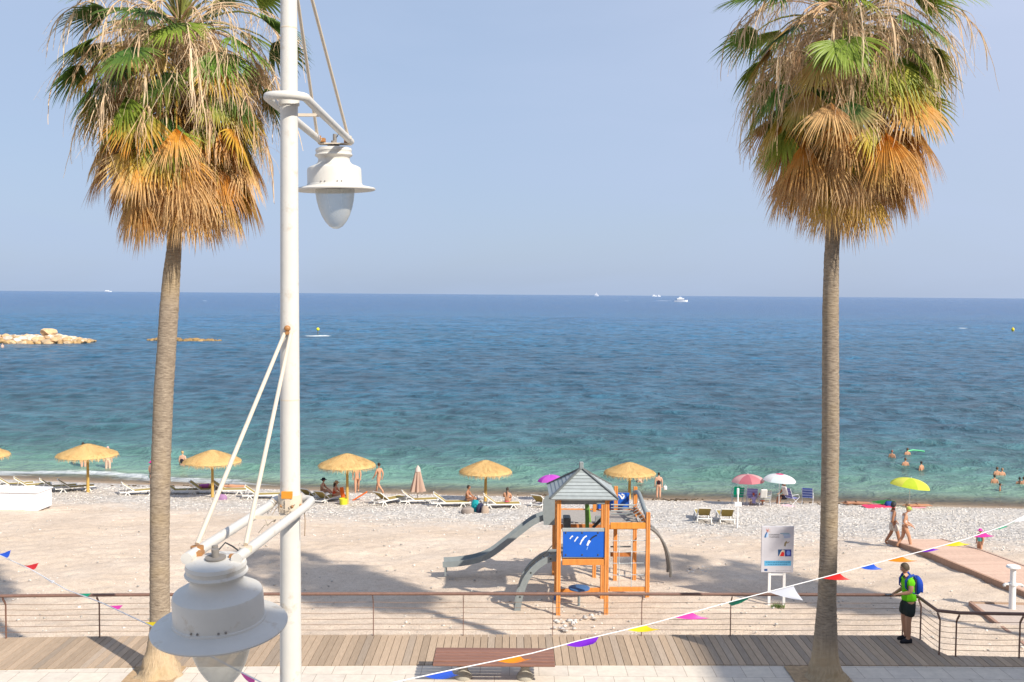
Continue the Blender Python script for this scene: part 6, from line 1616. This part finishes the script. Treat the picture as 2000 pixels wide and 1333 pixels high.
# -- shoreline walkers
stand_at('bare chested man with orange trunks walking along the water behind the straw parasol', 697, 905, 963, 10, kind='walk', skin='tan', hair=(BRH, 'short'), wear=(('trunks', (.62, .30, .16)),))
stand_at('slim dark haired walker with bent rear leg right of the third straw parasol', 740, 903, 964, -120, kind='walk', skin='tan', hair=(DKH, 'short'), wear=(('bikini', (.5, .25, .15)),), J=dict(anR=(.05, .20, .10), toR=(.055, .21, .03)))
stand_at('woman in black swimsuit standing ankle deep facing the sea, holding a white bag', 1286, 922, 974, 175, skin='fair', hair=(DKH, 'bun'), wear=(('swimsuit', (.04, .02, .03)),))
p, h = px_h(1297, 922, 974); hb = thing('hand_bag', 'small white bag in the hand of the woman in the black swimsuit', 'bag', (p.x + .05, p.y - .05, p.z + .62)); mb = MB(); mb.box((0, 0, 0), (.2, .1, .26), (.75, .75, .74), bev=.04); mb.build('pouch', M['cloth'], hb); mb = MB(); mb.tube([(-.05, 0, .12), (0, 0, .22), (.05, 0, .12)], .01, 6, (.7, .7, .7)); mb.build('handle', M['cloth'], hb)
stand_at('person in white bikini bottom with legs apart behind the straw parasol by the play tower', 1249, 915, 962, 170, skin='fair', hair=(BRH, 'long'), wear=(('bikini', (.75, .7, .68)), ('bra', (.6, .1, .1))), J=dict(knL=(-.09, 0, .28), anL=(-.12, .02, .045), toL=(-.13, -.06, .02), knR=(.09, 0, .28), anR=(.13, .02, .045), toR=(.14, -.06, .02)))
person('child with bright pink hat wading at the edge, left of the left palm trunk', PZ(296, 944, SEA) + Vector((0, 0, -.1)), 1.45, 150, skin='fair', hair=(BRH, 'short'), wear=(('trunks', (.05, .05, .1)), ('hat', (.72, .02, .30)), ('bucket', (.08, .55, .48))), child=True)
wader('bather in black swimsuit with blond hair standing thigh deep left of the second straw parasol', 357, 881, 911, .75, 170, skin='fair', hair=(BLO, 'bun'), wear=(('swimsuit', (.03, .025, .04)),), build=1.2)
wader('dark haired bather in red trunks in the water behind the left straw parasol', 163, 864, 909, .45, 180, skin='fair', hair=(DKH, 'short'), wear=(('trunks', (.55, .06, .05)),))
wader('pale bather seen over the right edge of the straw parasol beside the cabinet', 211, 872, 912, .5, 200, skin='pale', hair=((.6, .35, .3), 'short'), wear=(('bikini', (.55, .5, .3)),))
# -- swimmers
for (u, vt, vw, lab, hr) in ((1742, 879, 890, 'swimmer furthest left of the group off the lime parasol, reddish hair', (.25, .08, .05)), (1772, 875, 887, 'swimmer holding on to a green float', BRH), (1768, 894, 908, 'swimmer below the one with the green float', BRH),
        (1799, 901, 912, 'swimmer with only a dark head above water, right of the other three', DKH), (1947, 912, 925, 'bather with wet brown hair in the right group, furthest back', BRH), (1957, 914, 925, 'bather with pale face close beside the furthest back one', (.35, .2, .12)),
        (1942, 927, 939, 'dark haired bather in the middle of the right group', DKH), (1991, 932, 942, 'bather with dark hair at the right edge of the sea', DKH), (1999, 931, 943, 'bather in white cut by the right edge', BRH)):
    wader(lab, u, vt, vw, 1.25, 150 + (u % 60), skin='tan', hair=(hr, 'short'), group='bathers in the sea', wear=((('swimsuit', (.7, .7, .7)),) if u == 1999 else ()))
wader('bather bending forward in the shallows, nearest of the right group', 1953, 944, 957, .9, 60, skin='dark', hair=(DKH, 'short'), wear=(('trunks', (.1, .05, .05)),), group='bathers in the sea')
wader('pink skinned swimmer in front of the breakwater at the left edge', 5, 671, 679, 1.0, 20, skin='pale', hair=((.5, .2, .15), 'short'), group='bathers in the sea')
p = PZ(1784, 884, SEA); ft = thing('pool_float', 'thin green float held by a swimmer', 'float', p); mb = MB(); mb.tube([(-.5, 0, .08), (0, .1, .16), (.55, 0, .12), (.8, -.1, .08)], .06, 10, (.12, .55, .25)); mb.build('noodle', M['plastic'], ft)
# -- sitting and lying people
def seat_on(label, u, vt, v_seat, rz, hh, kind='sit', **k):
    """place so that the head top is at (u, vt) with the seat carrying the hips"""
    p = P(u, v_seat); top = W(u, vt, p.y).z
    hk = {'sit': .485, 'chair': .69}[kind]
    base = p.copy(); base.z = top - hk * hh
    return person(label, base, hh, rz, kind=kind, **k)
seat_on('bare backed dark haired man sitting sideways on a lounger by the bags', 911, 950, 992, 75, 1.72, skin='dark', hair=(DKH, 'short'), wear=(('trunks', (.12, .1, .1)),))
seat_on('girl with long dark plait and pink bikini bottom sitting on a lounger', 990, 955, 995, 170, 1.55, skin='tan', hair=(DKH, 'plait'), wear=(('bikini', (.62, .12, .18)),))
seat_on('sitting person with black brimmed hat and bare back beside the lamp post', 628, 936, 978, 80, 1.7, skin='tan', hair=(DKH, 'short'), wear=(('trunks', (.1, .08, .1)), ('hat', (.02, .02, .03))))
seat_on('woman with straw hat, long dark hair and orange red top, sitting', 653, 942, 982, 85, 1.65, skin='tan', hair=(DKH, 'long'), wear=(('top', (.70, .10, .05)), ('bikini', (.5, .02, .12)), ('hat', (.45, .32, .18))))
seat_on('woman with curly brown hair and orange top sitting in the purple beach chair', 1533, 946, 984, -70, 1.66, kind='chair', skin='tan', hair=(BRH, 'curly'), wear=(('tshirt', (.72, .30, .08)), ('shorts', (.03, .03, .05))), nod=15)
seat_on('child in orange top sitting with back to the camera before the white towel', 1489, 957, 988, 180, 1.35, kind='chair', skin='tan', hair=((.03, .06, .05), 'short'), wear=(('tshirt', (.80, .20, .03)),), child=True)
seat_on('red haired child in lilac sitting low under the faded pink parasol', 1472, 965, 988, 190, 1.15, kind='chair', skin='fair', hair=((.4, .08, .05), 'short'), wear=(('tshirt', (.40, .36, .62)),), child=True)
def lie_on(label, u, v, rz, hh, dz, **k):
    p = P(u, v); p.z += dz; return person(label, p, hh, rz, kind='lie', **k)
lie_on('sunbather in purple lying on a lounger left of the second parasol pole', 408, 966, 95, 1.65, .36, skin='dark', hair=(DKH, 'short'), wear=(('tshirt', (.40, .10, .35)), ('bikini', (.35, .08, .3))))
lie_on('tanned sunbather in dark bikini lying on a lounger right of the second parasol pole', 447, 966, 90, 1.65, .36, skin='tan', hair=(DKH, 'short'), wear=(('bikini', (.10, .05, .04)), ('bra', (.10, .05, .04))))
lie_on('dark skinned sunbather lying on a pink towel right of the lime parasol', 1787, 992, 94, 1.6, .03, skin='dark', hair=(DKH, 'short'), wear=(('trunks', (.12, .05, .06)),))
lie_on('sunbather lying flat at the water edge behind the right palm trunk', 1668, 987, 85, 1.6, .03, skin='dark', hair=(DKH, 'short'), wear=(('trunks', (.05, .04, .03)),))
